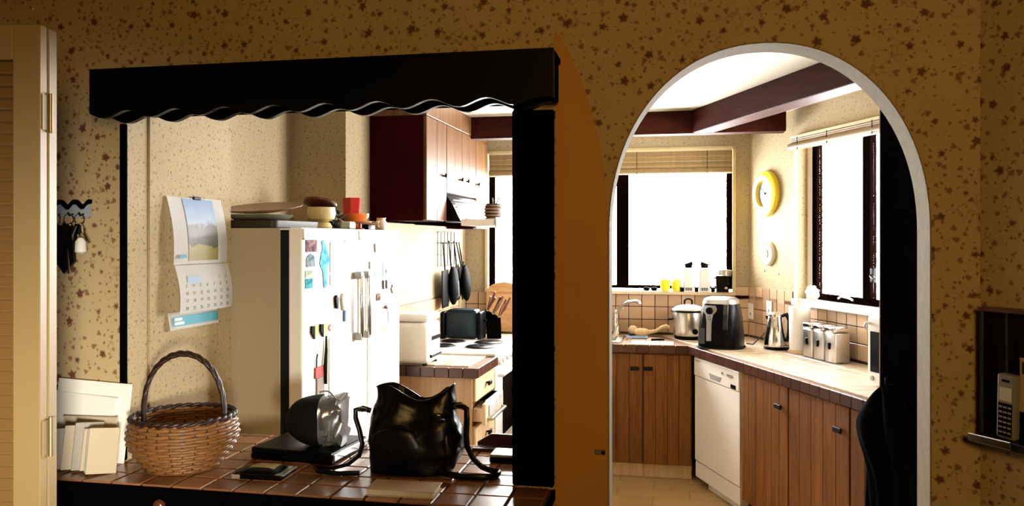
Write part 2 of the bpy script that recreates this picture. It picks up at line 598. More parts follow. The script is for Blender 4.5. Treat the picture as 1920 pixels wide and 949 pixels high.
# ------------------------------------------------------------------ windows
def clear_glass():
    k = NT('window_glass')
    t = k.t
    tr = k.n('ShaderNodeBsdfTransparent')
    gl = k.n('ShaderNodeBsdfGlossy')
    gl.inputs['Roughness'].default_value = 0.02
    mx = k.n('ShaderNodeMixShader')
    mx.inputs[0].default_value = 0.06
    k.l(tr.outputs[0], mx.inputs[1])
    k.l(gl.outputs[0], mx.inputs[2])
    k.l(mx.outputs[0], t.nodes['Material Output'].inputs[0])
    return k.m
GLASS = clear_glass()
w1 = link('window_1', None, None, FH @ T(0, NB, 0))
w1['kind'] = 'structure'
w1['label'] = 'wide dark-framed window over the sink'
yf0, yf1 = 0.050, 0.095
for (x0, x1) in ((BX0, BX0 + 0.04), (-0.55, -0.47), (-0.068, 0.022), (0.735, BX1)):
    part('mullion', MB().box(x0, x1, yf0, yf1, WZ0 + 0.045, WZ1, 0.003), DKSTEEL, w1)
part('bottom_rail', MB().box(BX0, BX1, yf0, yf1, WZ0 + 0.022, WZ0 + 0.046, 0.003), DKSTEEL, w1)
part('top_rail', MB().box(BX0, BX1, yf0, yf1, WZ1 - 0.035, WZ1, 0.003), DKSTEEL, w1)
for (x0, x1) in ((BX0 + 0.04, -0.55), (-0.47, -0.068), (0.022, 0.735)):
    part('pane', MB().box(x0, x1, 0.070, 0.074, WZ0 + 0.046, WZ1 - 0.035), GLASS, w1)
part('sill', MB().box(BX0 - 0.02, BX1 + 0.02, -0.03, 0.139, WZ0 - 0.018, WZ0 + 0.006, 0.003), CREAMP, w1)
for (x0, x1, z0, z1) in ((BX1 - 0.002, BX1 + 0.022, WZ0 + 0.006, WZ1 + 0.02), (BX0 - 0.022, BX0 + 0.002, WZ0 + 0.006, WZ1 + 0.02), (BX0 - 0.022, BX1 + 0.022, WZ1, WZ1 + 0.022)):
    part('architrave', MB().box(x0, x1, -0.012, 0.0, z0, z1, 0.002), CREAMP, w1)

w2 = link('window_2', None, None, FR.copy())
w2['kind'] = 'structure'
w2['label'] = 'narrow dark-framed casement beside the clock'
for (x0, x1) in ((-0.685, RX1), (RX0, RX0 + 0.05)):
    part('jamb', MB().box(x0, x1, -0.12, -0.07, RZ0, RZ1, 0.003), WHITEP, w2)
for (x0, x1) in ((-0.735, -0.685), (-1.265, -1.195), (-1.73, -1.69)):
    part('mullion', MB().box(x0, x1, -0.115, -0.070, RZ0 + 0.03, RZ1, 0.003), DKSTEEL, w2)
part('bottom_rail', MB().box(RX0 + 0.05, -0.685, -0.115, -0.070, RZ0 + 0.008, RZ0 + 0.045, 0.003), DKSTEEL, w2)
part('top_rail', MB().box(RX0 + 0.05, -0.685, -0.115, -0.070, RZ1 - 0.03, RZ1, 0.003), DKSTEEL, w2)
part('pane', MB().box(-1.195, -0.735, -0.096, -0.092, RZ0 + 0.045, RZ1 - 0.03), GLASS, w2)
part('pane', MB().box(-1.69, -1.265, -0.096, -0.092, RZ0 + 0.045, RZ1 - 0.03), GLASS, w2)
part('sill', MB().box(RX0 - 0.02, RX1 + 0.02, -0.139, 0.035, RZ0 - 0.035, RZ0 + 0.006, 0.004), WHITEP, w2)
b = MB().tube([(-0.98, -0.06, RZ0 + 0.03), (-1.02, -0.055, RZ0 + 0.045), (-1.10, -0.05, RZ0 + 0.040), (-1.14, -0.05, RZ0 + 0.03)], 0.007)
part('stay', b, STEEL, w2, 40)
b = MB().box(-1.325, -1.295, -0.070, -0.045, 1.36, 1.44, 0.004)
b.tube([(-1.31, -0.05, 1.40), (-1.34, -0.02, 1.40), (-1.37, -0.02, 1.385)], 0.008)
part('catch', b, BLACK, w2, 40)
link_bits = [((RX1 - 0.001, RX1 + 0.025), (RZ0, RZ1 + 0.025)), ((RX0 - 0.025, RX0 + 0.001), (RZ0, RZ1 + 0.025))]
for (xx, zz) in link_bits:
    part('architrave', MB().box(xx[0], xx[1], 0.0, 0.012, zz[0], zz[1], 0.002), WHITEP, w2)
part('architrave', MB().box(RX0 - 0.025, RX1 + 0.025, 0.0, 0.012, RZ1, RZ1 + 0.025, 0.002), WHITEP, w2)

# rolled bamboo blinds
CANE = mat('tan_bamboo_cane', (0.27, 0.18, 0.075), 0.5, var=0.25, vscale=40, objvar=0.35)
def blind(fr, loc, L, label, sgn, rows=11):
    t = thing('bamboo_blind', fr, loc, label, 'blind')
    zt = 0.040 + rows * 0.0112
    part('headrail', MB().box(0, L, -0.012, 0.012, zt, zt + 0.018, 0.002), CREAMP, t)
    me = MB().cyl((0, 0, 0), (L, 0, 0), 0.0068, n=8).mesh('cane', CANE, 40)
    for i in range(rows):
        link('cane', me, t, T(0, (random.random() - 0.5) * 0.004, zt - 0.006 - i * 0.0112))
    rr = [[(x, 0.024 * sgn * 0.4 + 0.024 * math.cos(2 * PI * k / 14), 0.020 + 0.024 * math.sin(2 * PI * k / 14)) for k in range(14)] for x in (0, L)]
    part('roll', MB().rings(rr), CANE, t, 40)
    for q in (0.25, 0.62, 0.9):
        part('cord', MB().box(L * q, L * q + 0.004, -0.032 if sgn < 0 else 0.028, -0.029 if sgn < 0 else 0.032, -0.004, zt), BLACKM, t)
    return t
blind(FH, (BX0 + 0.02, NB - 0.030, WZ1 - 0.176), 1.80, 'wide rolled-up bamboo blind over the sink window', -1)
blind(FR, (RX0 + 0.02, 0.040, RZ1 - 0.073), 1.13, 'narrow rolled-up bamboo blind over the window beside the clock', 1, 3)

# ------------------------------------------------------------------ tiled splashbacks
def tile_mesh(name, a, b_, h, mt, bev=0.0025):
    return MB().box(-a / 2, a / 2, -b_ / 2, b_ / 2, 0, h, bev).mesh(name, mt)
wt = MB().box(-0.0455, 0.0455, -0.006, 0.0, -0.0455, 0.0455, 0.002).mesh('tile', WTILE)
P_ = 0.096
part('grout_bed', MB().box(-1.55, 0.885, -0.003, 0.0, 0.90, WZ0 - 0.02), GROUT, wall_back, m=T(0, NB, 0))
part('grout_bed', MB().box(BX1 + 0.03, 0.885, -0.003, 0.0, WZ0 - 0.02, 1.262), GROUT, wall_back, m=T(0, NB, 0))
for i in range(23):
    for j in range(3):
        x = 0.842 - i * P_
        link('tile', wt, wall_back, T(x, NB - 0.002, 0.902 + 0.05 + j * P_ + 0.01))
link('tile', wt, wall_back, T(0.842, NB - 0.002, 0.962 + 3 * P_ - 0.035))
wt2 = MB().box(-0.0455, 0.0455, 0.0, 0.006, -0.0455, 0.0455, 0.002).mesh('tile', WTILE)
part('grout_bed', MB().box(-2.30, -0.004, 0.0, 0.003, 0.90, RZ0 - 0.036), GROUT, wall_right)
part('grout_bed', MB().box(RX1 + 0.03, -0.004, 0.0, 0.003, RZ0 - 0.036, 1.262), GROUT, wall_right)
for i in range(23):
    for j in range(4):
        x = -0.055 - i * P_
        if j == 3 and x < RX1 + 0.07:
            continue
        link('tile', wt2, wall_right, T(x, 0.002, 0.902 + 0.05 + j * P_ - (0.03 if j == 3 else -0.01) + (0.0 if j < 3 else 0.008)))
part('grout_bed', MB().box(-1.43, 0.16, 0.13, 0.133, 0.90, 1.205), LGROUT, wall_left)
for i in range(16):
    for j in range(3):
        link('tile', wt2, wall_left, T(0.10 - i * P_, 0.132, 0.962 + j * P_))

# ------------------------------------------------------------------ hatch frame with scalloped pelmet
hf = thing('serving_hatch', FH, (0, 0, 0.88), 'black timber frame of the serving hatch with a scalloped pelmet', 'frame')
part('post', MB().box(-0.123, 0.0, -0.022, -0.001, 0.0, 1.10, 0.003), BLACKWOOD, hf)
part('lining', MB().box(-0.123, -0.1155, -0.001, 0.13, 0.0, 1.17, 0.001), BLACKWOOD, hf)
part('jamb', MB().box(-1.435, -1.411, -0.012, 0.0, 0.0, 1.10, 0.003), BLACKWOOD, hf)
part('head', MB().box(-1.419, -0.116, 0.001, 0.13, 1.14, 1.169, 0.001), BLACKWOOD, hf)
def scallop(x0, x1, zt, zb, amp, per, y0, y1, ph=0.0):
    pts = [(x0, zt)]
    n = 130
    for i in range(n + 1):
        x = x0 + (x1 - x0) * i / n
        pts.append((x, zb + amp * math.cos(2 * PI * (x - x0) / per + ph)))
    pts.append((x1, zt))
    q = MB()
    bm = q.bm
    A = [[bm.verts.new((x, y, z)) for x, z in pts[1:-1]] for y in (y0, y1)]
    B = [[bm.verts.new((x, y, zt)) for x, z in pts[1:-1]] for y in (y0, y1)]
    for i in range(n):
        bm.faces.new((A[0][i], A[0][i + 1], B[0][i + 1], B[0][i]))
        bm.faces.new((A[1][i + 1], A[1][i], B[1][i], B[1][i + 1]))
        bm.faces.new((A[0][i + 1], A[0][i], A[1][i], A[1][i + 1]))
        bm.faces.new((B[0][i], B[0][i + 1], B[1][i + 1], B[1][i]))
    for i in (0, n):
        bm.faces.new((A[0][i], A[1][i], B[1][i], B[0][i]))
    return q
GLOSSBLACK = mat('glossy_black_stain', (0.0018, 0.0016, 0.0016), 0.3, var=0.2, spec=0.2)
part('pelmet_board', scallop(-1.437, 0.018, 1.25, 1.108, 0.0115, 0.162, -0.146, -0.128, 1.2), GLOSSBLACK, hf, 40)
part('pelmet_board', scallop(-1.435, 0.0, 1.25, 1.108, 0.0115, 0.162, -0.042, -0.0225, 1.2), GLOSSBLACK, hf, 40)
part('pelmet_top', MB().box(-1.437, 0.018, -0.128, -0.002, 1.232, 1.25, 0.002), BLACKWOOD, hf)
part('pelmet_end', MB().box(-1.437, -1.419, -0.128, -0.042, 1.115, 1.232, 0.002), BLACKWOOD, hf)
part('pelmet_end', MB().box(0.0, 0.018, -0.128, -0.042, 1.115, 1.232, 0.002), BLACKWOOD, hf)

# ------------------------------------------------------------------ tiled hatch counter and sideboard under it
HC = 0.88
ct = thing('hatch_counter', FH, (0, 0, 0), 'brown tiled counter of the serving hatch under basket and handbag', 'counter')
part('bed', MB().prism([(-2.0, -0.232), (-0.002, -0.232), (-0.002, -0.024), (-0.125, -0.024), (-0.125, 0.132), (-0.002, 0.132), (-0.002, 0.41), (-1.40, 0.41), (-1.40, 0.132), (-1.41, 0.132), (-1.41, -0.014), (-2.0, -0.014)], 'z', 0.847, 0.874), GROUT, ct)
part('nosing', MB().box(-2.0, 0.002, -0.242, -0.232, 0.845, 0.876, 0.003), BLACKWOOD, ct)
part('end_strip', MB().box(-0.002, 0.006, -0.242, -0.024, 0.845, 0.876, 0.002), BLACKWOOD, ct)
TP = 0.0995
tm = tile_mesh('tile', TP - 0.007, TP - 0.007, 0.010, TILE)
thalf = tile_mesh('tile', TP - 0.007, 0.036, 0.010, TILE)
for i in range(20):
    for j in range(7):
        x = -0.056 - i * TP
        y = -0.180 + j * TP
        if j == 6:
            y = 0.386
        if x < -1.37 and y > -0.06:
            continue
        if x > -0.13 and -0.07 < y < 0.18:
            continue
        link('tile', thalf if j == 6 else tm, ct, T(x, y, 0.870))
    link('tile', thalf, ct, T(-0.056 - i * TP, -0.2525 + 0.001 + 0.0, 0.870)) if False else None
sb = thing('sideboard', FH, (-1.0, -0.222, 0), 'black stained sideboard with brown knobs below the hatch counter', 'sideboard')
part('carcass', MB().box(-1.0, 0.99, 0.018, 0.22, 0.0, 0.845, 0.002), BLACKWOOD, sb)
KNOBB = mat('glossy_brown_knob', (0.10, 0.028, 0.012), 0.2, var=0.2)
kn = MB().disc([(0.008, 0.0), (0.008, -0.008), (0.017, -0.014), (0.019, -0.022), (0.014, -0.030), (0.004, -0.033)], (0, 0, 0), 'y', 16).mesh('knob', KNOBB, 50)
for (x0, x1, kx) in ((-0.62, 0.055, (-0.128,)), (0.065, 0.345, (0.29,)), (0.355, 0.98, (0.385,))):
    d = part('drawer', MB().box(x0, x1, 0.0, 0.018, 0.69, 0.843, 0.003), BLACKWOOD, sb)
    for q in kx:
        link('knob', kn, d, T(q, 0, 0.826))
    part('door', MB().box(x0, x1, 0.0, 0.018, 0.06, 0.683, 0.003), BLACKWOOD, sb)

# ------------------------------------------------------------------ kitchen cupboards
FB = FH @ T(0, NB, 0) @ Matrix.Rotation(PI, 4, 'Z')     # window wall seen from the room: x left, y towards the viewer
IRON = mat('black_iron_knob', (0.006, 0.004, 0.003), 0.5, 0.0, spec=0.15)
def knob_mesh():
    q = MB().cyl((0, 0, 0), (0, 0.018, 0), 0.006, n=8)
    q.box(-0.030, 0.030, 0.016, 0.028, -0.013, 0.013, 0.003)
    return q.mesh('knob', IRON)
KN = knob_mesh()
def plank_door(par, x0, x1, y, z0, z1, n, kx, kz, mt, th=0.02, ajar=None):
    d = part('door', MB().box(x0 + 0.002, x1 - 0.002, y, y + th * 0.6, z0 + 0.002, z1 - 0.002), mt, par)
    wd = (x1 - x0) / n
    pm = MB().box(0.0012, wd - 0.0012, 0, th * 0.45, z0, z1, 0.0025).mesh('plank', mt)
    for i in range(n):
        link('plank', pm, d, T(x0 + i * wd, y + th * 0.6 - 0.001, 0))
    if kx is not None:
        link('knob', KN, d, T(kx, y + th - 0.001, kz))
    return d
def base_cab(fr, x0, x1, depth, label, mt, doors, y0=0.004, kick=True, top=0.842):
    t = thing('base_cabinet', fr, ((x0 + x1) / 2, y0, 0), label, 'cabinet')
    c = (x0 + x1) / 2
    part('carcass', MB().box(x0 - c, x1 - c, 0.0, depth, 0.10, top), mt, t)
    if top < 0.84:
        part('front_rail', MB().box(x0 - c, x1 - c, depth - 0.03, depth, top, 0.842), mt, t)
    if kick:
        part('kickboard', MB().box(x0 - c, x1 - c, 0.0, depth - 0.05, 0.0, 0.10), PALEWOOD, t)
    for (a, b_, n, kx, kz) in doors:
        plank_door(t, a - c, b_ - c, depth, 0.105, 0.838, n, None if kx is None else kx - c, kz, mt)
    return t
YF = 0.60
base_cab(FR, -1.565, -1.07, YF, 'honey pine base cabinet between the dishwasher and the far cupboard', HONEY, [(-1.563, -1.072, 6, -1.50, 0.727)])
base_cab(FR, -2.085, -1.567, YF, 'honey pine base cabinet with broad planks left of the hanging black cloth', HONEY, [(-2.078, -1.574, 5, -2.02, 0.725)])
base_cab(FR, -2.30, -2.087, YF, 'narrow honey pine end cabinet behind the hanging black cloth', HONEY, [(-2.298, -2.090, 2, None, 0)])
base_cab(FB, -0.150, 0.29, 0.58, 'left pine cabinet under the sink', HONEY, [(-0.146, 0.286, 5, -0.098, 0.742)], top=0.72)
base_cab(FB, -0.47, -0.153, 0.58, 'right pine corner cabinet meeting the dishwasher', HONEY, [(-0.465, -0.156, 4, -0.186, 0.744)])
base_cab(FB, 0.295, 0.64, 0.58, 'pine cabinet at the far left of the sink run', HONEY, [(0.298, 0.636, 4, 0.34, 0.742)], top=0.72)

# worktops
WZT = 0.90
def RtoB(p):
    q = FB.inverted() @ (FR @ Vector((p[0], p[1], 0)))
    return q.x, q.y
def BtoR(p):
    q = FR.inverted() @ (FB @ Vector((p[0], p[1], 0)))
    return q.x, q.y
p0, p1 = RtoB((-2.0, 0.642)), RtoB((0.1, 0.642))
def x_at(y):
    k = (y - p0[1]) / (p1[1] - p0[1])
    return p0[0] + k * (p1[0] - p0[0])
YB = 0.622
def worktop(name, fr, poly, label, edges, hole=None, inside=None, rng=None):
    t = thing(name, fr, (0, 0, 0), label, 'worktop')
    if hole is None:
        part('bed', MB().prism(poly, 'z', 0.845, 0.893), LGROUT, t)
    else:
        for q in hole:
            part('bed', MB().prism(q, 'z', 0.845, 0.893), LGROUT, t)
    tmm = tile_mesh('tile', 0.0935, 0.0935, 0.009, TOPTILE, 0.002)
    for i in range(rng[0]):
        for j in range(rng[1]):
            x = rng[2] + i * 0.0965
            y = rng[3] + j * 0.0965
            if inside(x, y):
                link('tile', tmm, t, T(x, y, 0.8915))
    for (ax, ay, bx, by) in edges:
        L = math.hypot(bx - ax, by - ay)
        n = max(1, int(round(L / 0.082)))
        em = MB().box(0.0015, L / n - 0.0015, 0, 0.009, 0.848, 0.902, 0.002).mesh('edge_tile', EDGE)
        ang = math.atan2(by - ay, bx - ax)
        for i in range(n):
            link('edge_tile', em, t, T(ax + (bx - ax) * i / n, ay + (by - ay) * i / n, 0) @ Matrix.Rotation(ang, 4, 'Z'))
    return t
yJ = BtoR((x_at(YB), YB))
cornerB = BtoR((x_at(0.0) if False else 0, 0))
ry = 0.642
rpoly = [(-2.30, 0.004), (-0.006, 0.004), (0.642 * 0.4229 - 0.006, 0.642), (-2.30, 0.642)]
worktop('tiled_worktop', FR, rpoly, 'beige tiled worktop below the narrow window, carrying kettle and canisters',
        [(yJ[0] - 0.005, 0.642, -2.30, 0.642)][::1] and [(-2.30, 0.642, yJ[0] - 0.004, 0.642)],
        inside=lambda x, y: x + 0.05 < y * 0.4229 and y < 0.60, rng=(30, 7, -2.25, 0.052))
bpoly = [(x_at(0.0) + 0.002, 0.004), (0.655, 0.004), (0.655, YB), (x_at(YB) + 0.002, YB)]
SK = (0.03, 0.50, 0.13, 0.50)     # sink cut-out
holes = [[(x_at(0.0) + 0.002, 0.004), (0.655, 0.004), (0.655, SK[2]), (x_at(SK[2]) + 0.002, SK[2])],
         [(x_at(SK[3]) + 0.002, SK[3]), (0.655, SK[3]), (0.655, YB), (x_at(YB) + 0.002, YB)],
         [(SK[1], SK[2]), (0.655, SK[2]), (0.655, SK[3]), (SK[1], SK[3])],
         [(x_at(SK[2]) + 0.002, SK[2]), (SK[0], SK[2]), (SK[0], SK[3]), (x_at(SK[3]) + 0.002, SK[3])]]
worktop('tiled_worktop', FB, bpoly, 'beige tiled worktop around the sink under the wide window',
        [(0.655, YB + 0.009, x_at(YB) + 0.006, YB + 0.009)], hole=holes,
        inside=lambda x, y: x - 0.05 > x_at(y) and not (SK[0] - 0.07 < x < SK[1] + 0.07 and SK[2] - 0.07 < y < SK[3] + 0.07) and x < 0.60,
        rng=(13, 6, -0.50, 0.052))

# sink and tap
sk = thing('kitchen_sink', FB, (0.265, 0.315, 0.893), 'stainless steel sink set into the tiled worktop', 'sink')
q = MB()
hx, hy = (SK[1] - SK[0]) / 2, (SK[3] - SK[2]) / 2
def rr_ring(a, b_, r, z, n=8):
    out = []
    for (cx, cy, a0) in ((a - r, b_ - r, 0), (-a + r, b_ - r, PI / 2), (-a + r, -b_ + r, PI), (a - r, -b_ + r, 1.5 * PI)):
        for k in range(n):
            th = a0 + PI / 2 * k / (n - 1)
            out.append((cx + r * math.cos(th), cy + r * math.sin(th), z))
    return out
q.rings([rr_ring(hx + 0.03, hy + 0.03, 0.05, 0.0005), rr_ring(hx + 0.03, hy + 0.03, 0.05, 0.012), rr_ring(hx - 0.01, hy - 0.01, 0.06, 0.012), rr_ring(hx - 0.02, hy - 0.02, 0.06, -0.005), rr_ring(hx - 0.04, hy - 0.04, 0.06, -0.15)], caps=False)
q.bm.faces.new([v for v in list(q.bm.verts)[-32:]])
part('bowl', q, STEEL, sk, 40)
part('drain', MB().lathe([(0.03, -0.149), (0.03, -0.145), (0.012, -0.147)], n=16), CHROME, sk, 40)
tp = thing('mixer_tap', FB, (0.06, 0.07, 0.902), 'chrome gooseneck mixer tap behind the sink', 'tap')
part('body', MB().lathe([(0.030, 0), (0.030, 0.01), (0.022, 0.02), (0.022, 0.16), (0.026, 0.17), (0.018, 0.185)], n=16), CHROME, tp, 40)
part('spout', MB().tube([(0, 0, 0.15), (-0.02, 0.03, 0.19), (-0.05, 0.07, 0.225), (-0.10, 0.13, 0.255), (-0.15, 0.19, 0.262), (-0.175, 0.22, 0.255), (-0.18, 0.225, 0.240)], 0.012, 10), CHROME, tp, 50)
part('lever', MB().tube([(0, 0, 0.18), (-0.02, 0.03, 0.195), (-0.05, 0.06, 0.20)], [0.009, 0.008, 0.007], 8), CHROME, tp, 50)

# dishwasher
dw = thing('dishwasher', FR, (-0.748, 0.02, 0), 'white dishwasher between the corner cabinet and the pine cupboard', 'dishwasher')
part('body', MB().box(-0.312, 0.312, 0.0, 0.575, 0.10, 0.838, 0.002), GREY, dw)
part('door', MB().box(-0.30, 0.308, 0.578, 0.605, 0.165, 0.715, 0.005, 2), WHITE, dw)
pn = part('control_panel', MB().box(-0.30, 0.308, 0.578, 0.610, 0.718, 0.836, 0.005, 2), WHITE, dw)
part('grip', MB().prism([(-0.06, 0.735), (0.06, 0.735), (0.085, 0.765), (-0.085, 0.765)], 'y', 0.6105, 0.613), GREY, pn)
for x in (-0.10, -0.17, -0.195, -0.22):
    part('button', MB().disc([(0.008, 0.612), (0.008, 0.617), (0.006, 0.619)], (x, 0, 0.795), 'y', 12), GREY, pn)
part('display', MB().box(-0.265, -0.205, 0.6105, 0.613, 0.725, 0.748), BLACK, pn)
part('badge', MB().box(0.22, 0.28, 0.6105, 0.612, 0.812, 0.820), GREY, pn)
part('lower_panel', MB().box(-0.30, 0.308, 0.570, 0.600, 0.055, 0.158, 0.004), WHITE, dw)
part('kick_plate', MB().box(-0.30, 0.20, 0.54, 0.560, 0.0, 0.055, 0.002), WHITE, dw)
part('side_trim', MB().box(-0.322, -0.303, 0.560, 0.602, 0.0, 0.838, 0.001), STEEL, dw)

# tall black cupboard at the near end of the worktop
tc_ = thing('tall_cupboard', FR, (-2.73, 0.004, 0), 'tall black cupboard standing just inside the arch', 'cupboard')
part('carcass', MB().box(-0.42, 0.42, 0, 0.605, 0.0, 2.44, 0.002), BLACKWOOD, tc_)
part('door', MB().box(-0.42, 0.42, 0.607, 0.630, 0.09, 2.43, 0.002), BLACKWOOD, tc_)
part('edge_strip', MB().box(0.4205, 0.4235, 0.600, 0.632, 0.0, 2.44), mat('grey_edge_strip', (0.35, 0.33, 0.30), 0.4), tc_)
part('hook', MB().tube([(0.33, 0.630, 1.00), (0.33, 0.660, 0.995), (0.33, 0.672, 1.01), (0.33, 0.668, 1.03)], 0.005), IRON, tc_, 50)

# black cloth hanging on the cupboard
CLOTH = mat('black_woollen_cloth', (0.003, 0.0032, 0.004), 0.9, var=0.4, vscale=40, bump=0.4, bscale=90, spec=0.05)
def coat_fn(u, v):
    # u across, v down
    z = 0.99 - 0.95 * v
    wdt = 0.05 + 0.30 * min(1, (v / 0.16)) ** 0.7 * (1 - 0.15 * v)
    x = (u - 0.5) * wdt
    bulge = 0.085 * math.exp(-((v - 0.17) / 0.16) ** 2) + 0.035
    y = 0.012 + bulge * (1 - (2 * u - 1) ** 2) * (0.8 + 0.35 * math.sin(9 * u + 5 * v)) + 0.012 * math.sin(23 * u + 4 * v) * min(1, v * 4)
    return (x, y, z)
solo('hanging_cloth', MB().surf(coat_fn, 28, 36, 0.004), CLOTH, FR, (-2.40, 0.640, 0), 'dark woollen cloth hanging on the tall black cupboard', 'cloth', smooth=60)

# ------------------------------------------------------------------ cooker wall
wall_cabs = []
def wall_cab(x0, x1, z0, label, doors, endmat=None):
    t = thing('wall_cabinet', FL, ((x0 + x1) / 2, 0.002, z0), label, 'cabinet', group='wall cabinets around the range hood')
    c = (x0 + x1) / 2
    part('carcass', MB().box(x0 - c, x1 - c, 0.0, 0.326, 0.0, 2.32 - z0), SHADEWOOD, t)
    for (a, b_, kx) in doors:
        d = plank_door(t, a - c, b_ - c, 0.327, 0.004, 2.318 - z0, 2, kx - c, (1.995 if z0 < 1.8 else 1.998) - z0, TEAK, 0.02)
    return t
wall_cab(-0.40, -0.005, 1.712, 'nearest wall cabinet with an end panel tinted dark for shade above the fridges', [(-0.397, -0.008, -0.345)])
wall_cab(-1.108, -0.403, 1.892, 'short double-door wall cabinet right above the range hood', [(-0.752, -0.407, -0.715), (-1.104, -0.757, -0.865)])
wall_cab(-1.44, -1.111, 1.680, 'last wall cabinet past the range hood, next to the window', [(-1.437, -1.114, -1.14)])
b = MB().box(-1.44, -0.002, 0.002, 0.352, 2.322, 2.448, 0.002)
solo('bulkhead', b, TEAK, FL, (0, 0, 0), 'brown timber bulkhead panel between wall cabinets and ceiling', 'panel')

# range hood
hd = thing('range_hood', FL, (-0.756, 0.135, 1.70), 'slide-out range hood with a white visor above the cooker', 'range hood')
part('body', MB().box(-0.345, 0.345, 0.0, 0.205, 0.008, 0.188, 0.003), BLACK, hd)
part('sloped_front', MB().prism([(0.206, 0.02), (0.30, 0.02), (0.25, 0.12), (0.206, 0.185)], 'x', -0.345, 0.345), BLACK, hd)
slm = MB().box(-0.29, 0.29, 0, 0.006, -0.004, 0.004).mesh('slot', STEEL)
for i in range(3):
    link('slot', slm, hd, T(0, 0.232 + i * 0.012, 0.155 - i * 0.022) @ Matrix.Rotation(-0.6, 4, 'X'))
part('visor', MB().box(-0.345, 0.345, 0.302, 0.52, -0.012, 0.030, 0.006, 2), WHITE, hd)
part('visor_lip', MB().box(-0.35, 0.35, 0.52, 0.535, -0.028, 0.040, 0.004), STEEL, hd)
part('switch', MB().box(0.20, 0.24, 0.30, 0.303, 0.032, 0.05, 0.001), BLACK, hd)
part('under_panel', MB().box(-0.345, 0.345, 0.0, 0.30, -0.004, 0.007), DKSTEEL, hd)

# drawer unit
BY = 0.137
du = thing('drawer_cabinet', FL, (-0.064, BY, 0), 'pale drawer cabinet with a tiled top beside the cooker', 'cabinet')
X0, X1 = -0.222, 0.215
FD = 0.525
part('carcass', MB().box(X0, X1, 0, FD, 0.08, 0.842, 0.002), TEAK, du)
part('end_panel', MB().box(X1, X1 + 0.012, 0, FD + 0.004, 0.0, 0.842, 0.001), wood('light_brown_veneer', (0.33, 0.19, 0.095), (0.46, 0.29, 0.16), 0.5, 0.03), du)
part('kickboard', MB().box(X0, X1, 0, FD - 0.05, 0, 0.08), PALEWOOD, du)
for (z0, z1, out, kz) in ((0.71, 0.835, 0.0, 0.778), (0.585, 0.70, 0.055, None), (0.33, 0.575, 0.0, 0.495), (0.09, 0.32, 0.0, 0.22)):
    dr = part('drawer', MB().box(X0 + 0.004, X1 - 0.006, FD + 0.001 + out, FD + 0.021 + out, z0, z1, 0.003), PALEWOOD, du)
    if out:
        part('drawer_box', MB().box(X0 + 0.02, X1 - 0.02, FD, FD + out, z0 + 0.015, z1 - 0.03), PALEWOOD, dr)
        part('handle', MB().tube([(X0 + 0.05, FD + 0.02 + out, 0.615), (X0 + 0.05, FD + 0.045 + out, 0.612), (X1 - 0.05, FD + 0.045 + out, 0.612), (X1 - 0.05, FD + 0.02 + out, 0.615)], 0.009, 8), STEEL, dr, 40)
    else:
        link('knob', KN, dr, T(-0.03, FD + 0.02, kz))
wk = worktop('tiled_worktop', FL @ T(-0.064, BY, 0), [(X0, 0.0), (X1 + 0.03, 0.0), (X1 + 0.03, 0.56), (X0, 0.56)], 'small beige tiled worktop on the drawer cabinet beside the cooker',
             [(X1 + 0.03, 0.569 - 0.009, X0, 0.569 - 0.009)][:0] + [(X0, 0.56, X1 + 0.03, 0.56), (X1 + 0.039, 0.569, X1 + 0.039, 0.0)], inside=lambda x, y: x < X1 - 0.01 and y < 0.53, rng=(6, 7, X0 + 0.05, 0.06))
def towel_fn(u, v):
    # lies over the top of the open drawer front
    x = -0.16 + 0.30 * u
    if v < 0.25:
        y = FD + 0.02 + 0.045 * (v / 0.25)
        z = 0.706 - 0.0 * v
    else:
        y = FD + 0.086 + 0.006 * math.sin(18 * u)
        z = 0.706 - (v - 0.25) * 0.09 - 0.02 * u
    return (x, y, z)
solo('tea_towel', MB().surf(towel_fn, 14, 10, 0.003), PAPERW, FL, (-0.064, BY, 0.0), 'white cloth caught in the open drawer of the pale cabinet', 'towel', smooth=60)

# cooker
sv = thing('cooker', FL, (-0.615, BY, 0), 'white freestanding cooker with four black hotplates', 'cooker')
part('body', MB().box(-0.305, 0.315, 0, 0.51, 0.03, 0.895, 0.004), WHITE, sv)
part('hob_top', MB().box(-0.308, 0.318, 0, 0.55, 0.897, 0.915, 0.006, 2), WHITE, sv)
od = part('oven_door', MB().box(-0.30, 0.31, 0.512, 0.548, 0.28, 0.80, 0.006, 2), WHITE, sv)
part('oven_window', MB().box(-0.22, 0.12, 0.549, 0.552, 0.38, 0.74), BLACK, od)
part('oven_handle', MB().tube([(-0.24, 0.548, 0.772), (-0.24, 0.578, 0.772), (0.24, 0.578, 0.772), (0.24, 0.548, 0.772)], 0.009), WHITE, od, 40)
part('control_panel', MB().box(-0.30, 0.31, 0.512, 0.545, 0.805, 0.893, 0.004), WHITE, sv)
part('drawer', MB().box(-0.30, 0.31, 0.512, 0.545, 0.06, 0.272, 0.004), WHITE, sv)
for x in (-0.22, -0.12, 0.0, 0.12, 0.22):
    part('control_knob', MB().disc([(0.018, 0.545), (0.018, 0.560), (0.014, 0.566), (0.003, 0.566)], (x, 0, 0.85), 'y', 14), WHITE, sv)
for (x, y, r) in ((-0.17, 0.135, 0.078), (-0.17, 0.39, 0.095), (0.06, 0.135, 0.078), (0.06, 0.39, 0.095)):
    hp = part('hotplate', MB().lathe([(r, 0.9155), (r, 0.922), (r - 0.008, 0.926), (0.02, 0.926), (0.018, 0.923)], (x, y, 0), 28), BLACK, sv, 40)
    part('ring', MB().lathe([(r + 0.010, 0.9152), (r + 0.010, 0.918), (r + 0.001, 0.918), (r + 0.001, 0.9152)], (x, y, 0), 28), STEEL, hp, 40)
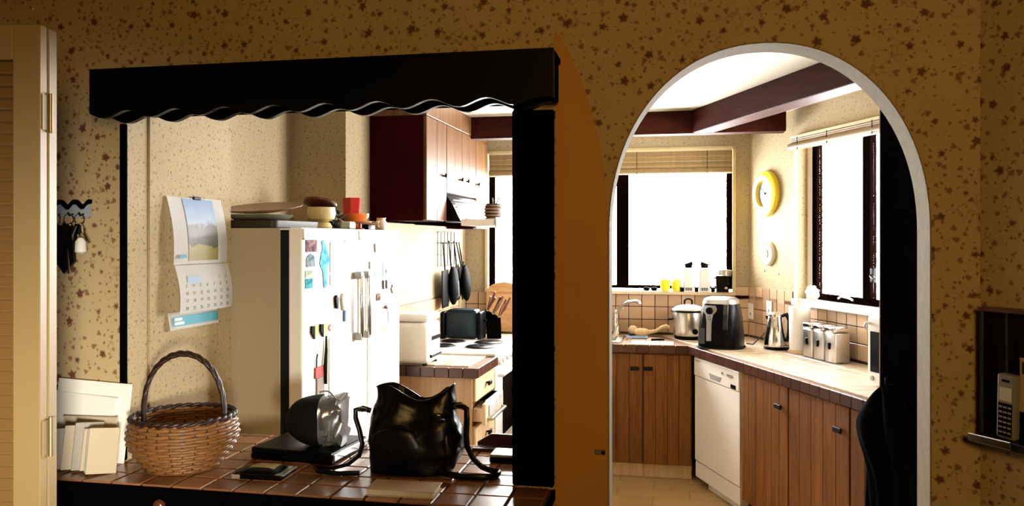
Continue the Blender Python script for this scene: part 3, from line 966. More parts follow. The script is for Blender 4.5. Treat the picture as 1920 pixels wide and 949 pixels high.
# corner worktop behind the cooker
cb_ = thing('base_cabinet', FL, (-1.18, BY, 0), 'pine corner cabinet beyond the cooker', 'cabinet')
part('carcass', MB().box(-0.25, 0.25, 0, 0.52, 0.0, 0.842), HONEY, cb_)
plank_door(cb_, -0.245, 0.245, 0.521, 0.10, 0.838, 5, 0.2, 0.74, HONEY)
worktop('tiled_worktop', FL @ T(-1.18, BY, 0), [(-0.255, 0), (0.252, 0), (0.252, 0.56), (-0.255, 0.56)], 'beige tiled corner worktop under the knife block and chopping board', [(-0.255, 0.56, 0.252, 0.56)], inside=lambda x, y: True, rng=(5, 5, -0.20, 0.06))

# ------------------------------------------------------------------ refrigerator pair
FRGW = mat('white_fridge_enamel', (0.86, 0.85, 0.82), 0.32, var=0.01)
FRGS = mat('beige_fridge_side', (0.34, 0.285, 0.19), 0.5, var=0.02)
def fridge(x0, x1, label, hx, badge):
    c = (x0 + x1) / 2
    hw = (x1 - x0) / 2
    t = thing('refrigerator', FL, (c, -0.300, 0), label, 'refrigerator')
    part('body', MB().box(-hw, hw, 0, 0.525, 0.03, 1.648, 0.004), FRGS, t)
    part('seal', MB().box(-hw + 0.006, hw - 0.006, 0.525, 0.562, 0.05, 1.640), BLACKM, t)
    d = part('door', MB().box(-hw, hw, 0.562, 0.621, 0.045, 1.650, 0.008, 2), FRGW, t)
    tr = part('top_trim', MB().box(-hw + 0.012, hw - 0.006, 0.621, 0.628, 1.606, 1.645, 0.002), FRGW, t)
    part('trim_edge', MB().box(-hw + 0.012, hw - 0.006, 0.6215, 0.630, 1.600, 1.6055), GREY, tr)
    part('badge_plate', MB().box(badge - 0.07, badge + 0.07, 0.6285, 0.630, 1.610, 1.641), GREY, tr)
    part('badge', MB().box(badge - 0.045, badge + 0.03, 0.6305, 0.632, 1.618, 1.633), WHITE, tr)
    h = part('handle', MB().box(hx - 0.014, hx + 0.014, 0.640, 0.668, 1.15, 1.44, 0.010, 3), CHROME, t, 40)
    for z in (1.14, 1.42):
        part('handle_mount', MB().box(hx - 0.018, hx + 0.018, 0.6215, 0.664, z, z + 0.035, 0.008, 2), GREY, h, 40)
    for sx in (-1, 1):
        part('foot', MB().cyl((sx * (hw - 0.05), 0.48, 0), (sx * (hw - 0.05), 0.48, 0.03), 0.02, n=10), BLACK, t)
    return t
fridge(0.913, 1.462, 'nearer white refrigerator with its beige side to the hatch', -0.235, 0.165)
fridge(0.358, 0.908, 'further white refrigerator door beside the drawer cabinet', 0.232, -0.15)

# ------------------------------------------------------------------ louvred bifold door at the left edge
DG = mat('tan_louvre_paint', (0.20, 0.11, 0.035), 0.5, var=0.06)
DOORP = mat('tan_door_paint', (0.27, 0.19, 0.085), 0.5, var=0.05)
bd = link('door_1', None, None, T(-1.062, 1.80, 0.02))
bd['kind'] = 'structure'
bd['label'] = 'folded cream louvred bifold door at the left edge'
DT = 2.066
LW = 0.42
for (y0, y1) in ((0.0, 0.028), (0.035, 0.068)):
    part('stile', MB().box(-0.062, 0.0, y0, y1, 0, DT, 0.002), DOORP, bd)
    part('stile', MB().box(-LW, -LW + 0.062, y0, y1, 0, DT, 0.002), DOORP, bd)
    part('rail', MB().box(-LW + 0.062, -0.062, y0, y1, DT - 0.08, DT, 0.002), DOORP, bd)
    part('rail', MB().box(-LW + 0.062, -0.062, y0, y1, 0, 0.16, 0.002), DOORP, bd)
slat = MB().box(-LW + 0.062, -0.062, -0.0035, 0.0035, -0.021, 0.021, 0.001).xf(Matrix.Rotation(math.radians(-38), 4, 'X')).mesh('slat', DG)
nsl = int((DT - 0.08 - 0.16) / 0.0268)
for i in range(nsl):
    link('slat', slat, bd, T(0, 0.015, DT - 0.095 - i * 0.0268))
for z in (1.87, 1.13):
    hg = part('hinge', MB().cyl((0.006, 0.0315, z - 0.045), (0.006, 0.0315, z + 0.045), 0.005, n=10), mat('worn_brass', (0.30, 0.24, 0.14), 0.4, 0.8), bd, 40)
    part('leaf', MB().box(0.0005, 0.0025, 0.006, 0.060, z - 0.040, z + 0.040), DOORP, hg)

# ------------------------------------------------------------------ key rack on the wall beside the door
BLUE = mat('pale_blue_paint', (0.30, 0.36, 0.44), 0.5)
kr = thing('key_rack', FH, (-1.635, -0.001, 1.60), 'pale blue scalloped key rack on the wall beside the louvred door', 'key rack')
pts = [(-0.09, 0.070)] + [(-0.09 + 0.18 * i / 24, 0.108 + 0.010 * math.sin(i * 0.85)) for i in range(25)] + [(0.09, 0.075)]
part('plaque', MB().prism(pts, 'y', -0.014, 0.0), BLUE, kr)
pts2 = [(x * 1.02, z + 0.004) for x, z in pts[1:-1]] + [(x * 1.02, z + 0.016) for x, z in pts[1:-1]][::-1]
part('plaque_rim', MB().prism(pts2, 'y', -0.018, -0.001), BLACKWOOD, kr)
for x in (-0.06, -0.02, 0.03, 0.07):
    part('hook', MB().tube([(x, -0.014, 0.085), (x, -0.030, 0.080), (x, -0.036, 0.090)], 0.003, 6), IRON, kr, 40)
def keys(x, z, label, kind):
    t = thing('key_bunch', FH, (-1.635 + x, -0.034, 1.60 + z), label, 'keys', group='keys on the key rack', rot=Matrix.Scale(1.3, 4))
    part('ring', MB().tube([(0.014 * math.cos(a), 0, -0.014 + 0.014 * math.sin(a)) for a in [2 * PI * k / 14 for k in range(14)]], 0.0016, 6, True), CHROME, t, 40)
    for i, ang in enumerate((-0.55, -0.15, 0.2, 0.6)[: 3 + kind % 2]):
        q = MB()
        q.box(-0.008, 0.008, -0.0012, 0.0012, -0.024, 0.0, 0.001)
        q.box(-0.003, 0.003, -0.001, 0.001, -0.055, -0.022)
        o = part('key', q, (CHROME, BLACK, STEEL)[(i + kind) % 3], t, m=T(0, -0.003 * i, -0.026) @ Matrix.Rotation(ang, 4, 'Y'))
    if kind == 0:
        part('tag', MB().box(-0.014, 0.014, -0.004, 0.0, -0.105, -0.06, 0.003), PAPERW, t, m=T(0, -0.013, 0))
    if kind == 1:
        part('leather_fob', MB().prism([(-0.022, -0.03), (0.022, -0.03), (0.030, -0.12), (0.0, -0.15), (-0.028, -0.115)], 'y', -0.018, -0.010), LEATHER, t)
    if kind == 2:
        part('bottle_tag', MB().lathe([(0.006, -0.10), (0.014, -0.095), (0.013, -0.07), (0.006, -0.06)], (0.02, -0.02, 0), 10), PAPERW, t, 40)
        part('strap', MB().tube([(0.0, -0.012, -0.03), (-0.02, -0.016, -0.08), (-0.015, -0.018, -0.15)], 0.004, 6, flat=(1, 0.5)), WICKDK, t, 40)
    return t
keys(-0.02, 0.085, 'bunch of keys with a white tag hanging from the key rack', 0)
keys(0.03, 0.085, 'bunch of keys with a black leather fob on the key rack', 1)
keys(-0.055, 0.085, 'leftmost bunch of keys on the key rack, partly behind the door', 4)
keys(0.07, 0.085, 'rightmost bunch of keys with a pale bottle tag on the key rack', 2)
lp = [(-0.105, 0.02), (-0.045, 0.02), (-0.04, -0.06), (-0.052, -0.125), (-0.10, -0.130), (-0.11, -0.05)]
solo('leather_pouch', MB().prism(lp, 'y', -0.03, -0.014), LEATHER, FH, (-1.635, -0.006, 1.655), 'black leather pouch hanging next to the door edge below the key rack', 'pouch')

# small catch plate on the plain plaster strip
ck = thing('catch_plate', FH, (0.133, -0.0045, 0.985), 'small worn metal catch plate on the plaster strip beside the arch', 'catch plate')
part('plate', MB().box(-0.016, 0.016, -0.002, 0.0, -0.008, 0.008, 0.001), mat('worn_brass', (0.3, 0.24, 0.14)), ck)
part('stud', MB().ell((0.010, -0.004, 0), (0.006, 0.004, 0.006), 10, 6), IRON, ck, 40)

# ------------------------------------------------------------------ dark wall rack with telephone at the right edge
RK = mat('black_lacquer', (0.004, 0.0035, 0.0035), 0.35, spec=0.4)
REDW = mat('dark_red_lacquer', (0.085, 0.014, 0.006), 0.4, var=0.2)
rk = thing('wall_rack', FS, (-0.16, 0.001, 1.10), 'black wall rack with a red top edge and chrome shelf lip at the right edge', 'rack')
part('back_panel', MB().box(-0.16, 0.118, 0.0, 0.012, 0.0, 0.315, 0.001), RK, rk)
part('side_panel', MB().box(0.118, 0.128, 0.0, 0.045, 0.0, 0.315, 0.001), RK, rk)
part('top_board', MB().box(-0.16, 0.130, 0.0, 0.050, 0.316, 0.326, 0.001), REDW, rk)
part('shelf', MB().box(-0.16, 0.130, 0.0, 0.075, -0.022, -0.001, 0.002), RK, rk)
part('shelf_lip', MB().box(0.02, 0.135, 0.0755, 0.082, -0.018, 0.002, 0.002), CHROME, rk)
part('partition', MB().box(0.055, 0.062, 0.0125, 0.040, 0.0, 0.314), RK, rk)
ph = thing('cordless_phone', FS, (-0.108, 0.046, 1.101), 'grey cordless telephone handset standing on the black wall rack', 'telephone', rot=Matrix.Rotation(-0.06, 4, 'X') @ Matrix.Rotation(-0.06, 4, 'Y'))
part('handset', MB().box(-0.024, 0.024, -0.012, 0.012, 0.0, 0.165, 0.006, 2), mat('silver_phone_plastic', (0.30, 0.30, 0.29), 0.35, 0.3), ph)
part('screen', MB().box(-0.016, 0.016, 0.0121, 0.0132, 0.098, 0.132, 0.0004), mat('pale_lcd', (0.62, 0.66, 0.62), 0.3), ph)
part('earpiece', MB().box(-0.010, 0.010, 0.0121, 0.0128, 0.146, 0.152), BLACK, ph)
part('keypad', MB().box(-0.018, 0.018, 0.0121, 0.0128, 0.008, 0.092), BLACK, ph)
kb = MB().box(-0.0045, 0.0045, 0, 0.0012, -0.0022, 0.0022, 0.0004).mesh('key', GREY)
for r in range(6):
    for c in range(3):
        link('key', kb, ph, T(-0.0115 + c * 0.0115, 0.0127, 0.018 + r * 0.0128))
cd = thing('photo_card', FS, (-0.152, 0.020, 1.17), 'cream card with a small dark portrait pinned in the black wall rack', 'card')
part('sheet', MB().box(-0.030, 0.030, 0.0, 0.0015, 0.0, 0.135), PAPERC, cd)
part('portrait', MB().box(0.004, 0.024, 0.0016, 0.0022, 0.095, 0.125), mat('dark_photo_print', (0.03, 0.03, 0.035), 0.4, var=0.6, vscale=60), cd)

# ------------------------------------------------------------------ things on the hatch counter
HZ = 0.8805
# basket
bk = thing('wicker_basket', FH, (-1.185, -0.035, HZ), 'round honey wicker basket with a tall dark handle on the hatch counter', 'basket')
def bprof(v):
    # radius over height
    r = 0.108 + 0.060 * math.sin(min(1, v * 1.25) * PI / 2) - 0.016 * max(0, v - 0.6) / 0.4
    return r
NR = 17
part('base', MB().lathe([(0.112, 0.001), (0.115, 0.006), (0.02, 0.008)], n=32), WICKER, bk)
for i in range(NR):
    v = i / (NR - 1)
    R = bprof(v)
    z = 0.008 + 0.148 * v
    n = 56
    pts = [((R + 0.0035 * math.sin(14 * a + PI * (i % 2)) * 1.0) * math.cos(a), (R + 0.0035 * math.sin(14 * a + PI * (i % 2))) * math.sin(a), z + 0.0008 * math.sin(14 * a)) for a in [2 * PI * k / n for k in range(n)]]
    part('weave_row', MB().tube(pts, 0.0056, 6, True), WICKER, bk, 60)
stm = None
for k in range(28):
    a = 2 * PI * (k + 0.5) / 28
    part('stake', MB().tube([(bprof(v) * math.cos(a), bprof(v) * math.sin(a), 0.008 + 0.15 * v) for v in (0, 0.2, 0.4, 0.6, 0.8, 1.0)], 0.003, 5), WICKDK, bk)
def rim_pt(a, dr=0, ph=0):
    return ((bprof(1) + dr + 0.004 * math.cos(16 * a + ph)) * math.cos(a), (bprof(1) + dr + 0.004 * math.cos(16 * a + ph)) * math.sin(a), 0.163 + 0.004 * math.sin(16 * a + ph))
for p in (0, PI):
    part('rim', MB().tube([rim_pt(2 * PI * k / 96, 0.002, p) for k in range(96)], 0.0062, 6, True), WICKDK, bk, 60)
hp_ = []
for k in range(33):
    th = PI * k / 32
    hp_.append((-0.135 * math.cos(th) * (1 - 0.05 * math.sin(th)), -0.012 * math.cos(th), 0.163 + 0.195 * math.sin(th) ** 0.8 if 0 < k < 32 else 0.10))
for p in (0.0, 2.1, 4.2):
    part('handle', MB().tube([(x, y + 0.005 * math.cos(k * 0.8 + p), z + 0.005 * math.sin(k * 0.8 + p)) for k, (x, y, z) in enumerate(hp_)], 0.0062, 6), WICKDK, bk, 60)

# letters
GREYP = mat('grey_recycled_paper', (0.34, 0.32, 0.29), 0.75, var=0.1)
def envelope(name, s, n, w_, h_, rz, lean, roll, mt, label, th=0.006, flap=True, z=HZ + 0.003):
    t = thing(name, FH, (s, n, z), label, 'envelope', rz=rz, group='letters leaning on the wall', rot=Matrix.Rotation(lean, 4, 'X') @ Matrix.Rotation(roll, 4, 'Y'))
    part('sheet', MB().box(-w_ / 2, w_ / 2, -th / 2, th / 2, 0, h_, 0.0015), mt, t)
    if flap:
        part('flap', MB().prism([(-w_ / 2, h_ - 0.002), (w_ / 2, h_ - 0.002), (w_ / 2 - 0.02, h_ * 0.72), (0, h_ * 0.60), (-w_ / 2 + 0.02, h_ * 0.72)], 'y', -th / 2 - 0.0015, -th / 2 - 0.0004), mt, t)
    return t
envelope('envelope', -1.530, -0.044, 0.27, 0.255, 0.02, -0.10, 0.05, PAPERW, 'largest white envelope standing against the wall behind the basket', 0.005, False)
envelope('envelope', -1.555, -0.062, 0.24, 0.215, -0.03, -0.16, 0.06, PAPERW, 'large white envelope in front of the largest one')
envelope('envelope', -1.500, -0.086, 0.20, 0.150, -0.02, -0.18, -0.02, PAPERC, 'cream envelope with a torn window behind the small cards')
envelope('envelope', -1.525, -0.145, 0.085, 0.125, 0.9, -0.08, 0.10, GREYP, 'leftmost grey card standing beside the door edge', 0.004, False)
envelope('envelope', -1.490, -0.142, 0.085, 0.135, 0.95, -0.08, 0.12, PAPERC, 'second cream card from the door edge, under the white envelopes', 0.005)
envelope('envelope', -1.455, -0.140, 0.085, 0.145, 1.0, -0.08, 0.12, GREYP, 'third, tall grey card from the door edge', 0.005, False)
envelope('envelope', -1.425, -0.140, 0.085, 0.128, 1.02, -0.08, 0.14, PAPERC, 'fourth card from the door edge, with a white folded top', 0.006)
envelope('envelope', -1.402, -0.150, 0.085, 0.132, 1.05, -0.08, 0.12, GREYP, 'fifth card from the door edge, with a dark gap beside it', 0.005, False)
envelope('envelope', -1.378, -0.170, 0.085, 0.138, 0.75, -0.12, 0.10, PAPERC, 'cream card nearest to the wicker basket', 0.006, False)
solo('dark_folder', MB().box(-0.12, 0.12, -0.004, 0.004, 0, 0.235, 0.002), BLACKM, FH, (-1.60, -0.026, HZ + 0.003), 'dark folder standing behind the white envelopes', 'folder', rot=Matrix.Rotation(-0.07, 4, 'X'))

# black case with silver edge, pouch on it, packet
lc = thing('flat_case', FH, (-0.860, 0.195, HZ), 'flat black case with a silver right edge under the rounded pouch', 'case', rz=-0.10)
part('lower_shell', MB().box(-0.150, 0.150, -0.125, 0.125, 0.0, 0.020, 0.005, 2), BLACK, lc)
part('upper_shell', MB().box(-0.150, 0.146, -0.123, 0.125, 0.0205, 0.038, 0.006, 2), BLACK, lc)
part('silver_edge', MB().box(0.1465, 0.156, -0.118, 0.120, 0.010, 0.034, 0.004, 2), CHROME, lc)
pc = thing('rounded_pouch', FH, (-0.825, 0.17, HZ + 0.0385), 'rounded black pouch with a crumpled silvery end on the flat case', 'pouch', rz=0.18)
rr = []
N = 40
for i in range(22):
    x = -0.100 + 0.118 * i / 21
    t_ = max(0.0, 1 - ((x + 0.0) / -0.100) ** 2) if x < 0 else 1.0
    sc = max(0.30, t_ ** 0.42)
    ring = []
    for k in range(N):
        a = 2 * PI * k / N
        c_, s_ = math.cos(a), math.sin(a)
        e = 2 / 3.0
        y = 0.075 * math.copysign(abs(c_) ** e, c_) * sc
        z = 0.080 + 0.079 * math.copysign(abs(s_) ** e, s_) * sc
        d = 0.004 * noise.noise(Vector((x * 18, y * 18, z * 18)))
        ring.append((x, y + d, max(0.001, z + d)))
    rr.append(ring)
part('body', MB().rings(rr), mat('black_neoprene', (0.003, 0.003, 0.003), 0.75, spec=0.15), pc, 60)
rr = []
for i in range(14):
    x = 0.0185 + 0.078 * i / 13
    ring = []
    for k in range(N):
        a = 2 * PI * k / N
        c_, s_ = math.cos(a), math.sin(a)
        e = 2 / 3.4
        sh = 1.0 - 0.10 * (i / 13) ** 2
        y = 0.074 * math.copysign(abs(c_) ** e, c_) * sh
        z = 0.082 + 0.077 * math.copysign(abs(s_) ** e, s_) * (sh if s_ > 0 else 1.03)
        f_ = min(1.0, i / 2.0)
        d = (0.016 * noise.noise(Vector((x * 34, y * 26, z * 30 + 3))) + 0.008 * noise.noise(Vector((x * 80, y * 70, z * 60)))) * f_
        ring.append((x + d * 0.8, y + d, max(0.001, z + d)))
    rr.append(ring)
part('crumpled_end', MB().rings(rr), mat('crumpled_grey_foil', (0.22, 0.23, 0.25), 0.28, 0.6, var=0.5, vscale=22, bump=0.5, bscale=30), pc, 40)
part('lid_edge', MB().tube([(0.0 + 0.10 * u, 0.070 * math.cos(u * 3.1), 0.161 + 0.004 * math.sin(u * 5)) for u in [k / 12 - 0.1 for k in range(13)]], 0.003, 6), GREY, pc, 40)
pk = thing('small_packet', FH, (-0.885, -0.075, HZ), 'small black packet with a yellowish label lying before the flat case', 'packet', rz=0.05)
def packet_fn(u, v):
    x = (u - 0.5) * 0.165
    y = (v - 0.5) * 0.11
    z = 0.005 + 0.024 * (1 - abs(2 * u - 1) ** 3) * (1 - abs(2 * v - 1) ** 4) + 0.003 * noise.noise(Vector((x * 40, y * 40, 1)))
    return (x, y, z)
q = MB().surf(packet_fn, 20, 14)
q.box(-0.080, 0.080, -0.053, 0.053, 0.0, 0.016, 0.004, 2)
part('wrapper', q, BLACK, pk, 60)
def label_fn(u, v):
    x, y, z = packet_fn(0.25 + 0.5 * u, 0.30 + 0.55 * v)
    return (x, y, z + 0.0012)
part('label', MB().surf(label_fn, 10, 8), mat('yellow_olive_print', (0.30, 0.21, 0.07), 0.4, var=0.5, vscale=30), pk, 60)
part('clear_corner', MB().box(0.055, 0.085, -0.05, 0.05, 0.012, 0.0175, 0.002), mat('clear_silver_wrap', (0.5, 0.5, 0.5), 0.15, 0.7), pk)
part('price_tag', MB().box(-0.078, -0.052, -0.0545, -0.0532, 0.002, 0.015), mat('pinkish_tag', (0.25, 0.17, 0.15), 0.6), pk)

# handbag
hb = thing('handbag', FH, (-0.462, 0.070, HZ), 'slouchy black leather handbag with straps on the hatch counter', 'handbag', rz=0.06)
rr = []
N = 64
for i in range(30):
    v = i / 29
    ring = []
    for k in range(N):
        a = 2 * PI * k / N
        c_, s_ = math.cos(a), math.sin(a)
        e = 2 / 2.7
        W_ = 0.128 + 0.014 * math.sin(v * PI) - 0.020 * v
        D_ = 0.078 + 0.016 * math.sin(v * PI) - 0.046 * v ** 2
        x = W_ * math.copysign(abs(c_) ** e, c_)
        y = D_ * math.copysign(abs(s_) ** e, s_)
        peak = 0.050 * math.exp(-((x + 0.075) / 0.075) ** 2) + 0.060 * math.exp(-((x - 0.120) / 0.050) ** 2) - 0.004 * math.exp(-((x - 0.035) / 0.05) ** 2)
        z = 0.215 * v + peak * v ** 2.2
        x += 0.034 * math.exp(-((x - 0.12) / 0.06) ** 2) * v ** 3 + (0.026 * math.sin(PI * min(1, v * 1.3)) if x > 0.08 else 0) * max(0, c_)
        d = 0.010 * noise.noise(Vector((x * 16, y * 16, z * 16 + 5))) + 0.005 * noise.noise(Vector((x * 45, y * 45, z * 40)))
        m_ = min(1, v * 4)
        ring.append((x + d * c_ * m_, y + d * s_ * m_, max(0.0005, z + 0.3 * d * m_)))
    rr.append(ring)
top = rr[-1]
for f_, dz in ((0.86, -0.004), (0.70, -0.05), (0.55, -0.12)):
    rr.append([(p[0] * f_, p[1] * f_, p[2] + dz) for p in top])
part('body', MB().rings(rr), LEATHER, hb, 60)
part('piping', MB().tube([(p[0] * 1.0, p[1], p[2] + 0.001) for p in top], 0.0025, 6, True), LEATHER, hb, 60)
part('front_pocket', MB().ell((-0.03, -0.074, 0.085), (0.085, 0.018, 0.068), 24, 12, 0.15, 2), LEATHER, hb, 60)
part('side_pocket', MB().ell((0.120, -0.02, 0.085), (0.040, 0.052, 0.075), 20, 12, 0.18, 4), LEATHER, hb, 60)
for (x, z) in ((0.098, 0.178), (0.112, 0.166)):
    part('buckle', MB().tube([(x + 0.009 * math.cos(a), -0.055, z + 0.006 * math.sin(a)) for a in [2 * PI * k / 12 for k in range(12)]], 0.0022, 6, True), CHROME, hb, 40)
part('left_strap', MB().tube([(-0.125, -0.02, 0.185), (-0.150, -0.025, 0.193), (-0.172, -0.03, 0.188), (-0.170, -0.035, 0.165), (-0.155, -0.04, 0.125), (-0.146, -0.042, 0.085), (-0.155, -0.045, 0.050), (-0.190, -0.05, 0.022), (-0.24, -0.055, 0.010), (-0.30, -0.045, 0.008), (-0.275, -0.085, 0.008), (-0.20, -0.10, 0.008), (-0.14, -0.085, 0.008)], 0.0085, 8, flat=(1, 0.55)), LEATHER, hb, 60)
part('strap_ring', MB().tube([(-0.152 + 0.017 * math.cos(a), -0.03, 0.190 + 0.006 * math.sin(a)) for a in [2 * PI * k / 12 for k in range(12)]], 0.0022, 6, True), STEEL, hb, 40)
part('right_strap', MB().tube([(0.135, -0.01, 0.205), (0.158, -0.012, 0.208), (0.178, -0.015, 0.198), (0.180, -0.02, 0.165), (0.178, -0.022, 0.120), (0.182, -0.025, 0.085), (0.200, -0.028, 0.050), (0.228, -0.03, 0.025), (0.262, -0.032, 0.014), (0.285, -0.04, 0.012), (0.280, -0.07, 0.010), (0.24, -0.085, 0.009), (0.17, -0.085, 0.009), (0.10, -0.06, 0.012)], 0.0105, 8, flat=(1, 0.5)), LEATHER, hb, 60)
part('strap_ring', MB().tube([(0.158 + 0.020 * math.cos(a), -0.015, 0.206 + 0.007 * math.sin(a)) for a in [2 * PI * k / 12 for k in range(12)]], 0.0024, 6, True), mat('aged_brass', (0.35, 0.25, 0.13), 0.35, 0.9), hb, 40)

# notebook, device, dark tray
nb = thing('notebook', FH, (-0.41, -0.150, HZ), 'small beige notebook lying in front of the handbag', 'notebook', rz=0.03)
part('pages', MB().box(-0.097, 0.094, -0.044, 0.044, 0.002, 0.017, 0.001), PAPERC, nb)
part('cover', MB().box(-0.100, 0.100, -0.047, 0.047, 0.0172, 0.0195, 0.001), mat('tan_card_cover', (0.46, 0.34, 0.20), 0.6, var=0.15), nb)
part('back_cover', MB().box(-0.100, 0.100, -0.047, 0.047, 0.0, 0.002), mat('tan_card_cover', (0.46, 0.34, 0.20)), nb)
dv = thing('flat_device', FH, (-0.185, 0.235, HZ), 'flat black device with a grey lid beside the black post', 'device')
part('base', MB().box(-0.055, 0.055, -0.045, 0.045, 0.0, 0.018, 0.004, 2), BLACK, dv)
part('lid', MB().box(-0.055, 0.055, -0.045, 0.045, 0.0182, 0.027, 0.004, 2), mat('mid_grey_lid', (0.22, 0.22, 0.22), 0.3), dv)
dt = thing('serving_tray', FH, (-0.165, 0.365, HZ), 'dark red serving tray at the back edge of the hatch counter', 'tray')
DR = mat('deep_red_wood', (0.028, 0.004, 0.003), 0.4, var=0.3)
part('base', MB().box(-0.155, 0.155, -0.035, 0.035, 0.0, 0.006), DR, dt)
part('back_side', MB().prism([(-0.165, 0.0), (0.165, 0.0), (0.165, 0.042), (-0.115, 0.042), (-0.165, 0.012)], 'y', 0.0352, 0.044), DR, dt)
part('front_side', MB().prism([(-0.165, 0.0), (0.165, 0.0), (0.165, 0.012), (-0.165, 0.010)], 'y', -0.044, -0.0352), DR, dt)

# ------------------------------------------------------------------ calendar on the left kitchen wall
cl = thing('wall_calendar', FL, (1.735, AY + 0.004, 1.28), 'wall calendar with a castle photo over a month sheet and teal strip', 'calendar')
def sheet(name, x0, x1, y0, y1, zt, zb, mt, par, bow=0.0, skew=0.0):
    def fn(u, v):
        return (x0 + (x1 - x0) * u + skew * v, y0 + (y1 - y0) * v + bow * math.sin(PI * v) + 0.004 * math.sin(2.5 * u) * v, zt + (zb - zt) * v)
    return part(name, MB().surf(fn, 10, 12, 0.0012), mt, par, 60)
sheet('picture_page', -0.160, 0.172, 0.004, 0.030, 0.475, 0.232, PAPERW, cl, 0.012)
sheet('month_page', -0.165, 0.165, 0.031, 0.050, 0.230, 0.060, PAPERW, cl, 0.010)
sheet('backing_strip', -0.135, 0.165, 0.003, 0.012, 0.062, 0.000, PAPERW, cl)
def castle_photo():
    k = NT('castle_photo_print')
    co = k.coord()
    sp = k.n('ShaderNodeSeparateXYZ')
    k.l(co, sp.inputs[0])
    z = k.math('ADD', sp.outputs[2], k.math('MULTIPLY', k.math('SUBTRACT', k.noise(co, 22, 5), 0.5), 0.075))
    mr = k.n('ShaderNodeMapRange')
    mr.inputs[1].default_value = 0.240
    mr.inputs[2].default_value = 0.470
    k.l(z, mr.inputs[0])
    c = k.ramp(mr.outputs[0], [(0.0, (0.17, 0.14, 0.02)), (0.24, (0.22, 0.17, 0.03)), (0.27, (0.03, 0.03, 0.015)), (0.44, (0.11, 0.10, 0.09)), (0.56, (0.13, 0.12, 0.13)), (0.62, (0.28, 0.36, 0.50)), (1.0, (0.16, 0.26, 0.45))])
    k.l(c, k.p.inputs['Base Color'])
    k.p.inputs['Roughness'].default_value = 0.35
    return k.m
def ph_fn(u, v):
    x = -0.095 + 0.185 * u
    zt = 0.470 - 0.225 * v
    vv = (0.475 - zt) / 0.243
    uu = (x + 0.160) / 0.332
    return (x, 0.004 + 0.026 * vv + 0.012 * math.sin(PI * vv) + 0.004 * math.sin(2.5 * uu) * vv + 0.0022, zt)
part('photo', MB().surf(ph_fn, 10, 12), castle_photo(), cl, 60)
TEAL = mat('teal_print', (0.055, 0.30, 0.42), 0.5)
part('teal_strip', MB().box(-0.125, 0.150, 0.0145, 0.0155, 0.012, 0.046), TEAL, cl)
for (x0, x1, z0, z1) in ((0.100, 0.142, 0.032, 0.042), (0.088, 0.142, 0.017, 0.027)):
    part('white_caption', MB().box(x0, x1, 0.0157, 0.0163, z0, z1), PAPERW, cl)
INK = mat('grey_print_ink', (0.10, 0.10, 0.11), 0.6)
BINK = mat('blue_print_block', (0.30, 0.42, 0.58), 0.6)
def mp_y(z, x):
    v = (0.230 - z) / 0.170
    u = (x + 0.165) / 0.33
    return 0.031 + 0.019 * v + 0.010 * math.sin(PI * v) + 0.004 * math.sin(2.5 * u) * v + 0.0016
part('month_block', MB().box(0.04, 0.115, mp_y(0.175, 0.08), mp_y(0.175, 0.08) + 0.0008, 0.163, 0.190), BINK, cl)
part('logo_block', MB().box(0.115, 0.155, 0.044, 0.0448, 0.255, 0.268), mat('blue_logo_print', (0.05, 0.22, 0.42)), cl)
dn = 1
for row in range(5):
    for c in range(7):
        if row == 0 and c < 5:
            continue
        if dn > 30:
            continue
        x = 0.128 - c * 0.0425
        z = 0.182 - row * 0.0265
        me = text(str(dn), 0.017, 0.0002)
        me.materials.append(INK)
        link('date', me, cl, T(x, mp_y(z, x) + 0.0006, z) @ Matrix.Rotation(PI, 4, 'Z') @ Matrix.Rotation(PI / 2, 4, 'X'))
        dn += 1
part('hanging_clip', MB().box(-0.022, 0.022, 0.003, 0.012, 0.468, 0.480, 0.002), IRON, cl)

# ------------------------------------------------------------------ magnets and papers on the refrigerator doors
FY = 0.3225
def stick(name, x, z, w_, h_, mt, label, cat, th=0.002, shape=None, y=FY):
    q = MB()
    if shape is None:
        q.box(-w_ / 2, w_ / 2, 0, th, -h_ / 2, h_ / 2, min(th * 0.3, 0.0006))
    else:
        q.prism([(u * w_ / 2, v * h_ / 2) for u, v in shape], 'y', 0, th)
    return solo(name, q, mt, FL, (x, y, z), label, cat, group='papers and magnets on the refrigerator doors')
def ph_mat(name, c1, c2, sc=40):
    k = NT(name)
    co = k.coord()
    c = k.ramp(k.noise(co, sc, 3), [(0.40, c1), (0.60, c2)])
    k.l(c, k.p.inputs['Base Color'])
    k.p.inputs['Roughness'].default_value = 0.9
    k.p.inputs['Specular IOR Level'].default_value = 0.08
    MATS[name] = k.m
    return k.m
stick('photo_print', 1.383, 1.578, 0.10, 0.055, ph_mat('pink_street_photo', (0.36, 0.20, 0.20), (0.10, 0.07, 0.09)), 'pinkish street photograph at the top left of the nearer refrigerator', 'photo')
stick('photo_print', 1.390, 1.518, 0.075, 0.055, ph_mat('grey_arch_photo', (0.10, 0.15, 0.19), (0.25, 0.33, 0.38)), 'grey arched window photograph below the street photograph', 'photo', shape=[(-1, -1), (1, -1), (1, 0.2), (0.6, 0.7), (0, 1), (-0.6, 0.7), (-1, 0.2)])
stick('photo_print', 1.405, 1.462, 0.062, 0.030, ph_mat('pale_green_photo', (0.30, 0.38, 0.30), (0.45, 0.50, 0.40)), 'pale green photograph above the teal sea photograph', 'photo')
stick('photo_print', 1.405, 1.424, 0.062, 0.040, ph_mat('teal_sea_photo', (0.02, 0.22, 0.28), (0.08, 0.40, 0.46)), 'teal sea photograph on the nearer refrigerator', 'photo')
